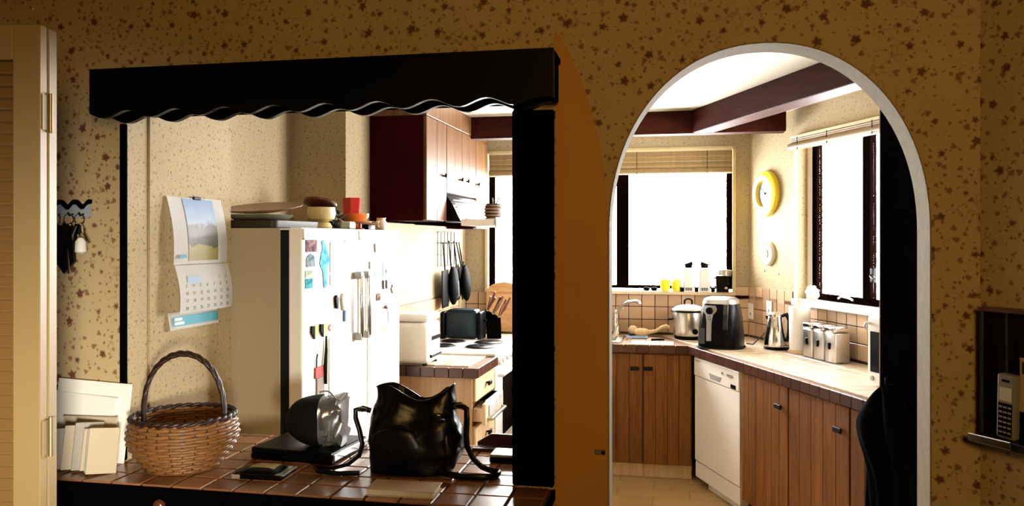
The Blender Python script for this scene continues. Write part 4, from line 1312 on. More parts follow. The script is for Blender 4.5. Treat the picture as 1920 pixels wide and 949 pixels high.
stick('figure_magnet', 1.262, 1.500, 0.105, 0.205, ph_mat('turquoise_paper', (0.06, 0.36, 0.52), (0.20, 0.52, 0.66), 30), 'tall turquoise paper figure on the nearer refrigerator', 'magnet', shape=[(-0.3, -1), (0.15, -1), (0.35, -0.3), (0.9, 0.0), (0.6, 0.45), (0.35, 0.6), (0.55, 0.9), (0.2, 1.0), (-0.15, 0.75), (-0.55, 0.5), (-0.95, 0.0), (-0.55, -0.1), (-0.45, -0.6)])
NOTE = ph_mat('printed_note_paper', (0.72, 0.72, 0.72), (0.60, 0.62, 0.60), 90)
stick('note_sheet', 1.135, 1.525, 0.15, 0.13, NOTE, 'printed note sheet at the top middle of the nearer refrigerator', 'paper')
stick('note_sheet', 1.140, 1.43, 0.14, 0.05, NOTE, 'narrow printed note below the larger note sheet', 'paper')
stick('note_sheet', 1.02, 1.54, 0.08, 0.12, NOTE, 'note sheet next to the gap between the refrigerators', 'paper')
stick('clip_magnet', 1.158, 1.33, 0.028, 0.060, BLACK, 'black clip magnet left of the chrome handles', 'magnet', 0.012, [(-0.6, -1), (0.4, -0.8), (1, 0.6), (0.3, 1), (-0.8, 0.6)])
stick('spoon_magnet', 1.085, 1.325, 0.040, 0.075, mat('pale_spoon_wood', (0.52, 0.46, 0.36)), 'pale spoon-shaped magnet left of the chrome handles', 'magnet', 0.01, [(-0.2, -1), (0.2, -1), (0.7, -0.2), (1, 0.5), (0.4, 1), (-0.4, 1), (-1, 0.4), (-0.6, -0.2)])
stick('blue_pen', 1.068, 1.262, 0.014, 0.050, mat('blue_pen_plastic', (0.03, 0.12, 0.34)), 'short blue pen hanging below the spoon-shaped magnet', 'pen', 0.008)
GREENP = mat('lime_green_plastic', (0.34, 0.55, 0.04))
for i, (x, lab) in enumerate(((1.365, 'left lime green pennant magnet with a black half'), (1.285, 'right lime green pennant magnet with a black half'))):
    t = thing('pennant_magnet', FL, (x, FY, 1.222), lab, 'magnet', group='papers and magnets on the refrigerator doors')
    part('green_half', MB().prism([(-0.034, -0.006), (0.0, -0.028), (0.0, 0.026), (-0.034, 0.026)], 'y', 0, 0.006), GREENP, t)
    part('black_half', MB().prism([(0.0, -0.028), (0.028, 0.0), (0.026, 0.028), (0.0, 0.026)], 'y', 0, 0.008), BLACK, t)
stick('pink_magnet', 1.205, 1.225, 0.05, 0.030, mat('dusty_pink', (0.50, 0.22, 0.26)), 'dusty pink magnet beside the lime pennants', 'magnet', 0.006, [(-1, -0.8), (0.2, -1), (1, 0), (0.2, 1), (-0.8, 0.6)])
solo('dark_lanyard', MB().tube([(0.0, 0.006, 0.0), (0.004, 0.008, -0.06), (0.016, 0.010, -0.12), (0.012, 0.010, -0.20)], [0.004, 0.007, 0.009, 0.006], 8), BLACKM, FL, (1.258, FY, 1.195), 'dark lanyard hanging below the lime pennants', 'lanyard', smooth=50)
t = thing('tag_holder', FL, (1.31, FY, 1.03), 'red and grey tag hanging low on the nearer refrigerator', 'tag')
part('red_label', MB().box(-0.045, 0.045, 0, 0.006, 0.0, 0.045, 0.001), mat('red_label_print', (0.40, 0.05, 0.05)), t)
part('grey_card', MB().box(-0.038, 0.030, 0, 0.005, -0.16, -0.002, 0.001), mat('warm_grey_card', (0.26, 0.21, 0.19)), t)
part('cord', MB().tube([(0.035, 0.004, 0.045), (0.038, 0.006, 0.08), (0.03, 0.006, 0.10)], 0.003, 6), BLACKM, t)
stick('white_sheet', 1.085, 0.98, 0.27, 0.40, PAPERW, 'large white sheet hanging low on the nearer refrigerator', 'paper', 0.003)
stick('white_sheet', 0.62, 0.98, 0.36, 0.44, PAPERW, 'large white sheet hanging low on the further refrigerator', 'paper', 0.003)
stick('grey_peg', 0.70, 1.560, 0.035, 0.045, GREY, 'grey tapered peg near the top of the further refrigerator', 'peg', 0.008, [(-0.6, -1), (0.6, -1), (1, 1), (-1, 1)])
stick('grey_magnet', 0.765, 1.478, 0.030, 0.036, GREY, 'small grey magnet above the further chrome handle', 'magnet', 0.006)
stick('blue_bookmark', 0.588, 1.455, 0.028, 0.085, mat('sky_blue_card', (0.20, 0.52, 0.70)), 'sky blue bookmark on the further refrigerator', 'bookmark')
stick('pink_magnet', 0.545, 1.440, 0.035, 0.020, mat('pale_pink', (0.62, 0.34, 0.34)), 'pale pink magnet right of the blue bookmark', 'magnet', 0.005)
stick('cream_note', 0.69, 1.44, 0.045, 0.035, mat('cream_note_print', (0.62, 0.52, 0.34), var=0.2, vscale=60), 'cream note left of the blue bookmark', 'paper')
stick('portrait_photo', 0.665, 1.318, 0.052, 0.036, ph_mat('brown_portrait_photo', (0.30, 0.16, 0.11), (0.06, 0.04, 0.03), 60), 'small brown portrait photograph right of the chrome handles', 'photo')
for i, (x, lab) in enumerate(((0.605, 'left of two slim grey pegs on the further refrigerator'), (0.563, 'right of two slim grey pegs on the further refrigerator'))):
    stick('slim_peg', x, 1.375, 0.012, 0.045, mat('dark_grey_peg', (0.10, 0.10, 0.10)), lab, 'peg', 0.010, [(-0.5, -1), (0.5, -1), (1, 1), (-1, 1)])
stick('arrow_magnet', 0.475, 1.345, 0.045, 0.048, mat('dark_grey_peg', (0.10, 0.10, 0.10)), 'dark arrow-shaped magnet near the right edge of the further refrigerator', 'magnet', 0.006, [(0, -1), (1, 0.3), (0.3, 0.4), (0.3, 1), (-0.3, 1), (-0.3, 0.4), (-1, 0.3)])
t = thing('cherry_magnet', FL, (0.578, FY, 1.262), 'dark cherry magnet with a thin hanging stem', 'magnet')
part('cherry', MB().ell((0, 0.010, 0), (0.022, 0.008, 0.010), 12, 8), mat('dark_cherry', (0.09, 0.01, 0.015)), t, 50)
part('stem', MB().tube([(-0.015, 0.005, 0), (-0.035, 0.004, -0.04), (-0.04, 0.004, -0.085)], 0.003, 6), GREY, t)
stick('green_dot', 0.585, 1.150, 0.018, 0.016, GREENP, 'tiny lime green dot magnet low on the further refrigerator', 'magnet', 0.005)

# ------------------------------------------------------------------ things on top of the refrigerators
TZ = 1.6515
DKT = mat('dark_brown_tray', (0.022, 0.012, 0.007), 0.45)
t = thing('baking_tray', FL, (1.24, 0.0, TZ), 'dark baking tray lying on the nearer refrigerator', 'tray')
part('pan', MB().rings([rr_ring(0.20, 0.19, 0.03, 0.0), rr_ring(0.205, 0.195, 0.03, 0.028), rr_ring(0.21, 0.20, 0.03, 0.030), rr_ring(0.198, 0.188, 0.03, 0.027), rr_ring(0.19, 0.18, 0.03, 0.004)]), DKT, t, 40)
t = thing('cake_tin', FL, (1.22, 0.0, TZ + 0.0305), 'grey lidded dish inside the stack on the nearer refrigerator', 'dish')
part('dish', MB().lathe([(0.10, 0), (0.135, 0.02), (0.14, 0.026), (0.13, 0.026), (0.02, 0.008)], n=32), mat('grey_enamel', (0.20, 0.19, 0.15), 0.35), t, 40)
t = thing('wooden_platter', FL, (1.225, 0.02, TZ + 0.076), 'tilted brown wooden platter on the refrigerator stack', 'platter', rot=Matrix.Rotation(0.16, 4, 'Y'))
part('platter', MB().lathe([(0.11, 0), (0.165, 0.012), (0.168, 0.018), (0.10, 0.010), (0.02, 0.008)], n=36), wood('brown_platter_wood', (0.14, 0.06, 0.025), (0.28, 0.14, 0.07)), t, 40)
t = thing('plant_pot', FL, (0.945, 0.155, TZ), 'cream pedestal pot with a dark red lid tilted on it', 'pot')
part('foot', MB().lathe([(0.045, 0), (0.05, 0.01), (0.04, 0.028), (0.03, 0.032)], n=24), mat('cream_glaze', (0.62, 0.52, 0.26), 0.3), t, 40)
part('bowl', MB().lathe([(0.03, 0.033), (0.058, 0.045), (0.066, 0.07), (0.062, 0.100), (0.056, 0.100), (0.04, 0.05)], n=28), mat('cream_glaze', (0.62, 0.52, 0.26)), t, 40)
part('lid', MB().lathe([(0.02, 0.0), (0.075, 0.010), (0.078, 0.018), (0.055, 0.026), (0.015, 0.030)], n=28).xf(T(0.02, 0, 0.104) @ Matrix.Rotation(-0.32, 4, 'Y')), mat('dark_red_glaze', (0.10, 0.018, 0.012), 0.3), t, 40)
DARKF = mat('dark_dried_foliage', (0.018, 0.014, 0.012), 0.7, var=0.5, vscale=40)
t = thing('dried_bouquet', FL, (0.70, 0.10, TZ), 'dark dried flower bundle lying between pot and orange bowl', 'dried flowers', rot=Matrix.Scale(1.45, 4))
for i in range(26):
    a = random.random() * PI * 2
    r = random.random() * 0.06
    x, y = r * math.cos(a) * 1.3, r * math.sin(a)
    z = 0.012 + random.random() * 0.055
    part('leaf', MB().ell((0, 0, 0), (0.024, 0.011, 0.004), 8, 5), DARKF if i % 4 else mat('grey_dried_leaf', (0.20, 0.17, 0.13), 0.7), t, 50, m=T(x, y, z) @ Matrix.Rotation(a, 4, 'Z') @ Matrix.Rotation(random.uniform(-0.9, 0.9), 4, 'Y'))
for i in range(6):
    part('stem', MB().tube([(-0.10 + 0.01 * i, 0.02 * math.sin(i), 0.006), (0.0, 0.01 * i - 0.03, 0.012 + 0.006 * i), (0.08, 0.012 * i - 0.03, 0.03 + 0.008 * i)], 0.003, 5), DARKF, t)
solo('small_tin', MB().box(-0.035, 0.035, -0.025, 0.025, 0, 0.038, 0.008, 2), mat('pale_teal_tin', (0.34, 0.42, 0.40), 0.3), FL, (0.78, 0.215, TZ), 'small pale teal tin in front of the dried flowers', 'tin')
ORG = mat('orange_glaze', (0.62, 0.14, 0.018), 0.28)
t = thing('orange_bowl', FL, (0.475, 0.10, TZ), 'bright orange conical bowl on the further refrigerator', 'bowl')
part('bowl', MB().lathe([(0.025, 0), (0.04, 0.012), (0.085, 0.065), (0.090, 0.085), (0.084, 0.085), (0.03, 0.02)], n=32), ORG, t, 40)
solo('red_beaker', MB().lathe([(0.045, 0.0), (0.050, 0.098), (0.046, 0.098), (0.040, 0.006)], n=6).xf(Matrix.Rotation(0.26, 4, 'Z')), mat('bright_red_plastic', (0.42, 0.018, 0.010), 0.3), FL, (0.475, 0.10, TZ + 0.070), 'red beaker standing in the orange bowl', 'beaker')
t = thing('pink_dish', FL, (0.60, 0.20, TZ), 'flat coral pink dish on a stem left of the orange bowl', 'dish')
part('plate', MB().lathe([(0.01, 0.030), (0.055, 0.036), (0.058, 0.042), (0.012, 0.036)], n=24), mat('coral_pink', (0.55, 0.20, 0.13), 0.35), t, 40)
part('stem', MB().lathe([(0.024, 0), (0.024, 0.004), (0.007, 0.010), (0.007, 0.031)], n=14), mat('coral_pink', (0.55, 0.20, 0.13)), t, 40)
t = thing('china_jug', FL, (0.405, 0.235, TZ), 'small cream china jug at the far end of the refrigerator tops', 'jug')
part('body', MB().lathe([(0.020, 0), (0.030, 0.012), (0.032, 0.035), (0.022, 0.055), (0.026, 0.065), (0.022, 0.064), (0.018, 0.052)], n=20), mat('cream_china', (0.62, 0.52, 0.42), 0.3, var=0.15, vscale=40), t, 40)
part('handle', MB().tube([(0.028, 0, 0.045), (0.046, 0, 0.042), (0.046, 0, 0.022), (0.030, 0, 0.018)], 0.004, 6), mat('cream_china', (0.62, 0.52, 0.42)), t, 50)
solo('china_jug_base', MB().box(-0.05, 0.05, -0.03, 0.03, 0, 0.03, 0.004), BLACK, FL, (0.425, 0.160, TZ), 'small black box behind the china jug', 'box').name = 'black_box'

# ------------------------------------------------------------------ things on the cooker side
GL = 0.9025
LX = 0.0
# bright white bread maker on the small worktop
bm_ = thing('bread_maker', FL, (0.06, 0.30, GL), 'white bread maker on the small worktop beside the refrigerator', 'bread maker')
part('body', MB().box(-0.12, 0.12, -0.12, 0.12, 0.008, 0.24, 0.03, 3), WHITE, bm_, 40)
part('lid', MB().box(-0.118, 0.118, -0.118, 0.118, 0.242, 0.285, 0.018, 3), WHITE, bm_, 40)
part('viewing_window', MB().box(-0.05, 0.02, 0.1182, 0.1205, 0.165, 0.200, 0.001), GREY, bm_)
part('control_strip', MB().box(-0.10, 0.06, 0.1205, 0.1225, 0.135, 0.160, 0.001), BLACK, bm_)
part('lid_handle', MB().box(-0.10, 0.09, 0.1185, 0.130, 0.040, 0.062, 0.005), BLACK, bm_)
for (x, y) in ((-0.09, -0.09), (0.09, -0.09), (-0.09, 0.09), (0.09, 0.09)):
    part('foot', MB().cyl((x, y, 0), (x, y, 0.008), 0.014, n=10), BLACK, bm_)

# wire rack with hanging black utensils
wr = thing('wire_rack', FL, (-1.06, 0.138, 1.42), 'black wire utensil rack on the wall under the wall cabinets', 'rack')
for i in range(6):
    part('upright_wire', MB().cyl((-0.20 + 0.08 * i, 0.004, 0.0), (-0.20 + 0.08 * i, 0.004, 0.235), 0.003, n=6), IRON, wr)
for z in (0.0, 0.08, 0.16, 0.235):
    part('cross_wire', MB().cyl((-0.21, 0.009, z), (0.21, 0.009, z), 0.003, n=6), IRON, wr)
for i in range(4):
    x = 0.16 - i * 0.11
    part('hook', MB().tube([(x, 0.010, 0.16), (x, 0.030, 0.155), (x, 0.036, 0.165)], 0.003, 6), IRON, wr)
BLACKU = mat('black_nylon', (0.0015, 0.0015, 0.0017), 0.6, spec=0.02)
def hang(name, x, y, z, label, kind, ang):
    t = thing(name, FL, (x, y, z), label, 'utensil', group='black utensils hanging under the wire rack', rot=Matrix.Rotation(ang, 4, 'Y') @ Matrix.Scale(1.12, 4))
    part('handle', MB().tube([(0, 0, 0.0), (0, 0.006, -0.07), (0, 0.010, -0.16)], [0.006, 0.009, 0.007], 8, flat=(1, 0.6)), BLACKU, t, 50)
    part('loop', MB().tube([(0.010 * math.cos(a), 0, 0.008 + 0.010 * math.sin(a)) for a in [2 * PI * k / 10 for k in range(10)]], 0.0025, 6, True), BLACKU, t, 40)
    if kind == 0:
        part('blade', MB().box(-0.065, 0.065, 0.007, 0.014, -0.38, -0.15, 0.003), BLACKU, t)
    elif kind == 1:
        part('bowl', MB().ell((0, 0.022, -0.265), (0.068, 0.030, 0.125), 18, 10), BLACKU, t, 50)
    else:
        part('blade', MB().prism([(-0.014, -0.14), (0.014, -0.14), (0.055, -0.27), (0.050, -0.37), (-0.050, -0.37), (-0.055, -0.27)], 'y', 0.006, 0.011), BLACKU, t)
        for k in range(3):
            part('slot_rib', MB().box(-0.032 + 0.028 * k, -0.024 + 0.028 * k, 0.0112, 0.0125, -0.35, -0.25), GREY, t)
    return t
hang('spatula', -0.880, 0.176, 1.560, 'leftmost broad black spatula hanging under the wire rack', 0, 0.04)
hang('ladle', -1.005, 0.180, 1.575, 'black ladle hanging second from left under the wire rack', 1, 0.08)
hang('turner', -1.115, 0.184, 1.575, 'black slotted turner hanging third under the wire rack', 2, 0.14)
hang('spatula', -1.30, 0.150, 1.565, 'narrow black spatula hanging last, behind the rightmost ladle', 0, 0.42)
hang('ladle', -1.225, 0.190, 1.565, 'rightmost black ladle leaning towards the knives', 1, 0.30)

# dark blue toaster, knife block, chopping board
BLU = mat('dark_blue_enamel', (0.010, 0.021, 0.030), 0.32, var=0.15, spec=0.15)
ts = thing('toaster', FL, (-1.01, 0.285, GL), 'dark blue toaster on the corner worktop beyond the cooker', 'toaster')
part('body', MB().box(-0.075, 0.075, -0.115, 0.115, 0.010, 0.215, 0.030, 3), BLU, ts, 40)
part('side_shell', MB().box(-0.078, 0.078, -0.145, -0.116, 0.006, 0.200, 0.014, 3), BLACK, ts, 40)
part('side_shell', MB().box(-0.078, 0.078, 0.116, 0.145, 0.006, 0.200, 0.014, 3), BLACK, ts, 40)
for x in (-0.03, 0.03):
    part('slot', MB().box(x - 0.012, x + 0.012, -0.085, 0.085, 0.2152, 0.2165), BLACKM, ts)
part('lever', MB().box(-0.014, 0.014, 0.1452, 0.165, 0.13, 0.145, 0.003), BLACK, ts)
kbx = thing('knife_block', FL, (-1.155, 0.470, GL), 'dark knife block full of brown-handled knives beyond the cooker', 'knife block', rz=0.2)
part('block', MB().prism([(-0.05, 0.0), (0.05, 0.0), (0.045, 0.14), (-0.065, 0.20)], 'x', -0.05, 0.05), BLACKWOOD, kbx, m=Matrix.Rotation(0, 4, 'Z'))
KH = mat('brown_knife_handle', (0.10, 0.035, 0.018), 0.4, var=0.2, objvar=0.3)
random.seed(11)
for i in range(3):
    for j in range(3):
        x = -0.034 + 0.034 * i
        yy = -0.05 + 0.04 * j
        zz = 0.20 - (yy + 0.065) * 0.545
        jx, jy = random.uniform(-0.03, 0.03), random.uniform(-0.035, 0.03)
        q = MB().tube([(0, 0, 0.0), (jx * 0.4, 0.03 + jy * 0.5, 0.055), (jx, 0.055 + jy, 0.09 + 0.045 * random.random())], [0.008, 0.0095, 0.008], 8, flat=(1, 0.7))
        k_ = thing('knife', FL @ T(-1.155, 0.470, GL) @ Matrix.Rotation(0.2, 4, 'Z'), (x, yy, zz + 0.001), 'brown-handled kitchen knife in the dark knife block', 'knife', group='knives in the knife block')
        part('handle', q, KH, k_, 50)
        part('bolster', MB().tube([(0, 0, 0.0005), (0, 0.004, 0.010)], 0.009, 8), STEEL, k_, 50)
bdz = thing('chopping_board', FB, (0.93, 0.052, GL), 'large round-topped orange wooden chopping board leaning by the window', 'chopping board', rot=Matrix.Rotation(0.10, 4, 'X'))
pts = [(-0.15, 0.0), (0.12, 0.0), (0.12, 0.30)] + [(-0.015 + 0.135 * math.cos(PI * k / 14), 0.30 + 0.075 * math.sin(PI * k / 14)) for k in range(1, 14)] + [(-0.15, 0.30)]
part('board', MB().prism(pts, 'y', 0.0, 0.020), BOARDWOOD, bdz)
part('groove', MB().box(-0.13, 0.10, 0.0201, 0.0212, 0.292, 0.296), wood('groove_wood', (0.25, 0.12, 0.04), (0.3, 0.15, 0.05)), bdz)
# woven pot on the hood visor
wp = thing('woven_pot', FL, (-0.83, 0.545, 1.7305), 'small brown woven pot standing on the range hood visor', 'pot', rot=Matrix.Scale(1.25, 4))
part('pot', MB().lathe([(0.034, 0), (0.046, 0.03), (0.048, 0.065), (0.040, 0.09), (0.036, 0.088), (0.030, 0.02)], n=20), WICKDK, wp, 40)
for i in range(5):
    part('band', MB().tube([((0.036 + 0.012 * math.sin(0.55 * i + 0.4) + 0.002) * math.cos(a), (0.036 + 0.012 * math.sin(0.55 * i + 0.4) + 0.002) * math.sin(a), 0.010 + 0.017 * i) for a in [2 * PI * k / 20 for k in range(20)]], 0.004, 6, True), mat('tan_rattan', (0.28, 0.16, 0.08), 0.5, var=0.4, vscale=60), wp, 50)
part('twig', MB().tube([(0.0, 0, 0.02), (-0.02, 0.01, 0.09), (-0.045, 0.02, 0.125)], 0.004, 6), WICKDK, wp, 40)
part('twig', MB().tube([(0.0, 0, 0.02), (0.02, 0.0, 0.09), (0.03, 0.0, 0.12)], 0.004, 6), WICKDK, wp, 40)

# ------------------------------------------------------------------ things on the window sill
SZ = WZ0 + 0.0065
def sill(name, s_, label, cat, y=-0.002, rz=0):
    return thing(name, FH, (s_, NB + y, SZ), label, cat, rz=rz)
LEM = mat('lemon_yellow', (0.80, 0.72, 0.03), 0.4, var=0.05)
t = sill('yellow_cup', 0.292, 'left lemon yellow cup on the window sill', 'cup')
part('cup', MB().lathe([(0.024, 0), (0.034, 0.02), (0.038, 0.085), (0.034, 0.085), (0.022, 0.01)], n=20), LEM, t, 40)
t = sill('yellow_cup', 0.375, 'right lemon yellow cup with a small stalk on the window sill', 'cup')
part('cup', MB().lathe([(0.026, 0), (0.034, 0.02), (0.034, 0.075), (0.020, 0.092), (0.004, 0.098)], n=20), LEM, t, 40)
part('stalk', MB().tube([(0, 0, 0.095), (0.004, 0, 0.125), (-0.006, 0, 0.128)], 0.003, 6), GREY, t)
for i, (x, lab, d) in enumerate(((0.462, 'left white bottle with a black flip top on the window sill', -1), (0.575, 'right white bottle with a black flip top on the window sill', 1))):
    t = sill('soap_bottle', x, lab, 'bottle')
    part('body', MB().rings([rr_ring(0.040, 0.026, 0.018, z) for z in (0.0, 0.14)] + [rr_ring(0.034, 0.022, 0.016, 0.160), rr_ring(0.020, 0.018, 0.012, 0.172)]), WHITE, t, 40)
    part('label', MB().box(-0.032, 0.032, -0.0275, -0.0265, 0.004, 0.034), PAPERW, t)
    for k in range(7):
        part('bar', MB().box(-0.026 + 0.0075 * k, -0.0225 + 0.0075 * k + 0.002 * (k % 2), -0.0285, -0.0277, 0.008, 0.030), BLACK, t)
    cp = part('cap', MB().prism([(-0.026, 0.1735), (0.026, 0.1735), (0.026, 0.192), (-0.026 * 1.0, 0.192)], 'y', -0.017, 0.017), BLACK, t)
    part('flip_lid', MB().prism([(-0.030 - 0.012 * (d < 0), 0.1925), (0.030 + 0.012 * (d > 0), 0.1925), (0.026, 0.203 if d > 0 else 0.222), (-0.026, 0.222 if d > 0 else 0.203)], 'y', -0.018, 0.018), BLACK, cp)
for (x, lab) in ((0.518, 'small black jar between the two white bottles'), (0.634, 'small black jar right of the white bottles'), (0.415, 'small black jar beside the yellow cups')):
    t = sill('small_jar', x, lab, 'jar', -0.020)
    part('glass', MB().lathe([(0.012, 0), (0.015, 0.004), (0.015, 0.026), (0.011, 0.030)], n=14), BLACK, t, 40)
    part('lid', MB().lathe([(0.0145, 0.0302), (0.0145, 0.037), (0.010, 0.039)], n=14), GREY, t, 40)
t = sill('coffee_grinder', 0.702, 'black coffee grinder with a tilted steel top at the end of the sill', 'coffee grinder')
part('body', MB().rings([rr_ring(0.044, 0.038, 0.015, 0.0), rr_ring(0.050, 0.040, 0.015, 0.105), rr_ring(0.048, 0.038, 0.015, 0.118)]), BLACK, t, 40)
part('hopper', MB().lathe([(0.050, 0.120), (0.054, 0.160), (0.048, 0.165), (0.01, 0.165)], n=20).xf(Matrix.Rotation(0.10, 4, 'Y')), STEEL, t, 40)
part('crank', MB().tube([(0.0, 0, 0.165), (0.0, 0, 0.195)], 0.003, 6), IRON, t)
part('side_knob', MB().tube([(-0.048, 0, 0.10), (-0.075, 0, 0.103)], 0.005, 8), BLACK, t, 40)
part('emblem', MB().ell((0.024, -0.041, 0.030), (0.011, 0.003, 0.009), 10, 6), mat('cream_emblem', (0.6, 0.5, 0.3)), t, 40)
t = sill('sunglasses', 0.185, 'folded dark sunglasses lying on the window sill', 'sunglasses', -0.016)
for sx in (-1, 1):
    part('lens', MB().ell((sx * 0.028, 0, 0.016), (0.024, 0.006, 0.016), 14, 8), BLACK, t, 50)
    part('temple', MB().tube([(sx * 0.052, 0.004, 0.024), (sx * 0.058, 0.02, 0.015), (-sx * 0.02, 0.022 + 0.004 * sx, 0.010)], 0.003, 6), BLACK, t, 40)
part('bridge', MB().tube([(-0.008, 0, 0.020), (0.0, 0, 0.024), (0.008, 0, 0.020)], 0.003, 6), BLACK, t, 40)

# ------------------------------------------------------------------ things on the sink worktop
t = thing('serving_spoon', FB, (-0.190, 0.150, GL), 'large pale wooden spoon lying beside the slow cooker', 'spoon', rz=PI - 0.1)
part('bowl', MB().ell((-0.065, 0, 0.030), (0.065, 0.032, 0.029), 20, 10), PALEWOOD, t, 50)
part('handle', MB().tube([(-0.02, 0, 0.030), (0.04, 0, 0.040), (0.085, 0, 0.070), (0.115, 0, 0.078), (0.135, 0.0, 0.066)], [0.016, 0.013, 0.014, 0.015, 0.010], 10), PALEWOOD, t, 50)
t = thing('scrubbing_brush', FB, (-0.062, 0.120, GL), 'pale round scrubbing brush beside the sink', 'brush')
part('head', MB().ell((0, 0, 0.040), (0.036, 0.036, 0.034), 16, 10), mat('pale_bristle', (0.60, 0.48, 0.33), 0.7), t, 50)
part('base', MB().lathe([(0.026, 0), (0.030, 0.006), (0.026, 0.014)], n=16), BLU, t, 40)
def dcloth(u, v):
    return ((u - 0.5) * 0.15, (v - 0.5) * 0.09, 0.008 + 0.012 * abs(math.sin(7 * u + 3 * v)) * (1 - abs(2 * v - 1) ** 3))
solo('dish_cloth', MB().surf(dcloth, 18, 12, 0.004), mat('grey_blue_cloth', (0.10, 0.17, 0.24), 0.85, var=0.3, vscale=30), FB, (-0.100, 0.285, GL), 'crumpled grey-blue dish cloth beside the sink', 'cloth', smooth=60)
t = thing('table_knife', FB, (-0.15, 0.400, GL), 'steel knife lying on the edge of the sink worktop', 'knife', rz=0.12)
part('blade', MB().box(-0.05, 0.11, -0.010, 0.010, 0.001, 0.004), STEEL, t)
part('handle', MB().tube([(-0.05, 0, 0.007), (-0.10, 0, 0.009), (-0.14, 0, 0.008)], [0.008, 0.009, 0.007], 8), BLACK, t, 50)

t = thing('slow_cooker', FB, (-0.455, 0.215, GL), 'steel slow cooker with a glass lid left of the black air fryer', 'slow cooker')
part('base', MB().lathe([(0.095, 0), (0.100, 0.006), (0.100, 0.022), (0.10, 0.024)], n=32), BLACK, t, 40)
part('body', MB().lathe([(0.103, 0.0245), (0.105, 0.03), (0.108, 0.185), (0.106, 0.19)], n=40), STEEL, t, 40)
part('rim', MB().lathe([(0.118, 0.1905), (0.122, 0.196), (0.118, 0.203), (0.09, 0.203)], n=40), BLACK, t, 40)
ld = part('lid', MB().lathe([(0.114, 0.2035), (0.112, 0.210), (0.085, 0.228), (0.045, 0.240), (0.01, 0.243)], n=36), mat('smoky_glass_lid', (0.55, 0.56, 0.56), 0.12, 0.2), t, 40)
part('knob', MB().tube([(-0.026, 0, 0.242), (-0.026, 0, 0.268), (-0.012, 0, 0.280), (0.012, 0, 0.280), (0.026, 0, 0.268), (0.026, 0, 0.242)], 0.007, 8), BLACK, ld, 50)
for sx in (-1, 1):
    part('side_handle', MB().tube([(sx * 0.105, -0.03, 0.140), (sx * 0.135, -0.026, 0.138), (sx * 0.135, 0.026, 0.138), (sx * 0.105, 0.03, 0.140)], 0.007, 8), BLACK, t, 40)
part('dial', MB().disc([(0.020, 0.105), (0.020, 0.124), (0.015, 0.127), (0.003, 0.127)], (-0.045, -0.010, 0.060), 'y', 16), BLACK, t, 40)

af = thing('air_fryer', FR, (-0.475, 0.455, GL), 'black egg-shaped air fryer with a silver control panel on the worktop corner', 'air fryer', rz=0.88)
def sup(a, b_, z, n=36, p=3.0, dy=0):
    out = []
    for k in range(n):
        th = 2 * PI * k / n
        c_, s_ = math.cos(th), math.sin(th)
        out.append((a * math.copysign(abs(c_) ** (2 / p), c_), dy + b_ * math.copysign(abs(s_) ** (2 / p), s_), z))
    return out
part('body', MB().rings([sup(0.135, 0.140, 0.0), sup(0.140, 0.145, 0.012), sup(0.138, 0.142, 0.10), sup(0.128, 0.130, 0.20), sup(0.112, 0.112, 0.285), sup(0.100, 0.100, 0.305)]), BLACK, af, 40)
part('top_band', MB().rings([sup(0.114, 0.114, 0.2855), sup(0.104, 0.104, 0.312), sup(0.085, 0.085, 0.322), sup(0.04, 0.04, 0.326)]), STEEL, af, 40)
# front: local +y looks into the room
def af_y(z):
    tbl = [(0.0, 0.146), (0.012, 0.1465), (0.10, 0.1435), (0.20, 0.1315), (0.285, 0.1135), (0.3, 0.107)]
    for (a, b_), (c, d) in zip(tbl, tbl[1:]):
        if z <= c:
            return b_ + (d - b_) * (z - a) / (c - a)
    return 0.107
SILV = mat('silver_panel', (0.55, 0.55, 0.54), 0.35, 0.4)
def af_panel(u, v):
    z = 0.05 + 0.225 * v
    hw = 0.016 + 0.020 * max(0, (v - 0.5) / 0.5) ** 1.2 + (0.016 * math.sin(PI * (v - 0.75) / 0.25) if v > 0.75 else 0)
    x = 0.045 + (2 * u - 1) * hw
    return (x, af_y(z) + 0.003, z)
cpn = part('control_panel', MB().surf(af_panel, 8, 24, 0.002), SILV, af, 60)
part('dial', MB().disc([(0.022, 0.122), (0.022, 0.138), (0.017, 0.142), (0.003, 0.142)], (0.045, 0, 0.243), 'y', 20), BLACK, cpn, 40)
for i in range(4):
    part('button', MB().box(0.038 + 0.010 * (i % 2), 0.043 + 0.010 * (i % 2), af_y(0.19) + 0.003, af_y(0.19) + 0.006, 0.185 + 0.016 * (i // 2), 0.190 + 0.016 * (i // 2)), BLACK, cpn)
def af_shine(u, v):
    z = 0.03 + 0.10 * v
    x = 0.070 + 0.040 * u
    return (x, af_y(z) - 0.004 * u + 0.003, z)
part('sheen_patch', MB().surf(af_shine, 6, 10, 0.002), mat('dark_grey_gloss', (0.05, 0.05, 0.05), 0.2), af, 60)  # grey gloss patch drawn on as a sheen of the black shell
part('basket_handle', MB().rings([[(-0.060 + dx, yv + dy, z) for dx, dy in ((-0.014, 0), (0.014, 0), (0.012, 0.03), (-0.012, 0.03))] for z, yv in ((0.13, 0.136), (0.17, 0.132), (0.22, 0.122), (0.285, 0.110))]), mat('glossy_black_handle', (0.02, 0.02, 0.024), 0.08, spec=0.8), af, 40)
part('base_plate', MB().rings([sup(0.148, 0.152, 0.0005), sup(0.148, 0.152, 0.006)]), BLACKM, af)
solo('power_cable', MB().tube([(0, 0, 0.005), (-0.05, -0.02, 0.005), (-0.06, -0.08, 0.06), (-0.02, -0.16, 0.12), (-0.02, -0.215, 0.20)], 0.004, 6), BLACKM, FR, (-0.40, 0.235, GL), 'black power cable curling behind the air fryer to the wall', 'cable', smooth=40)

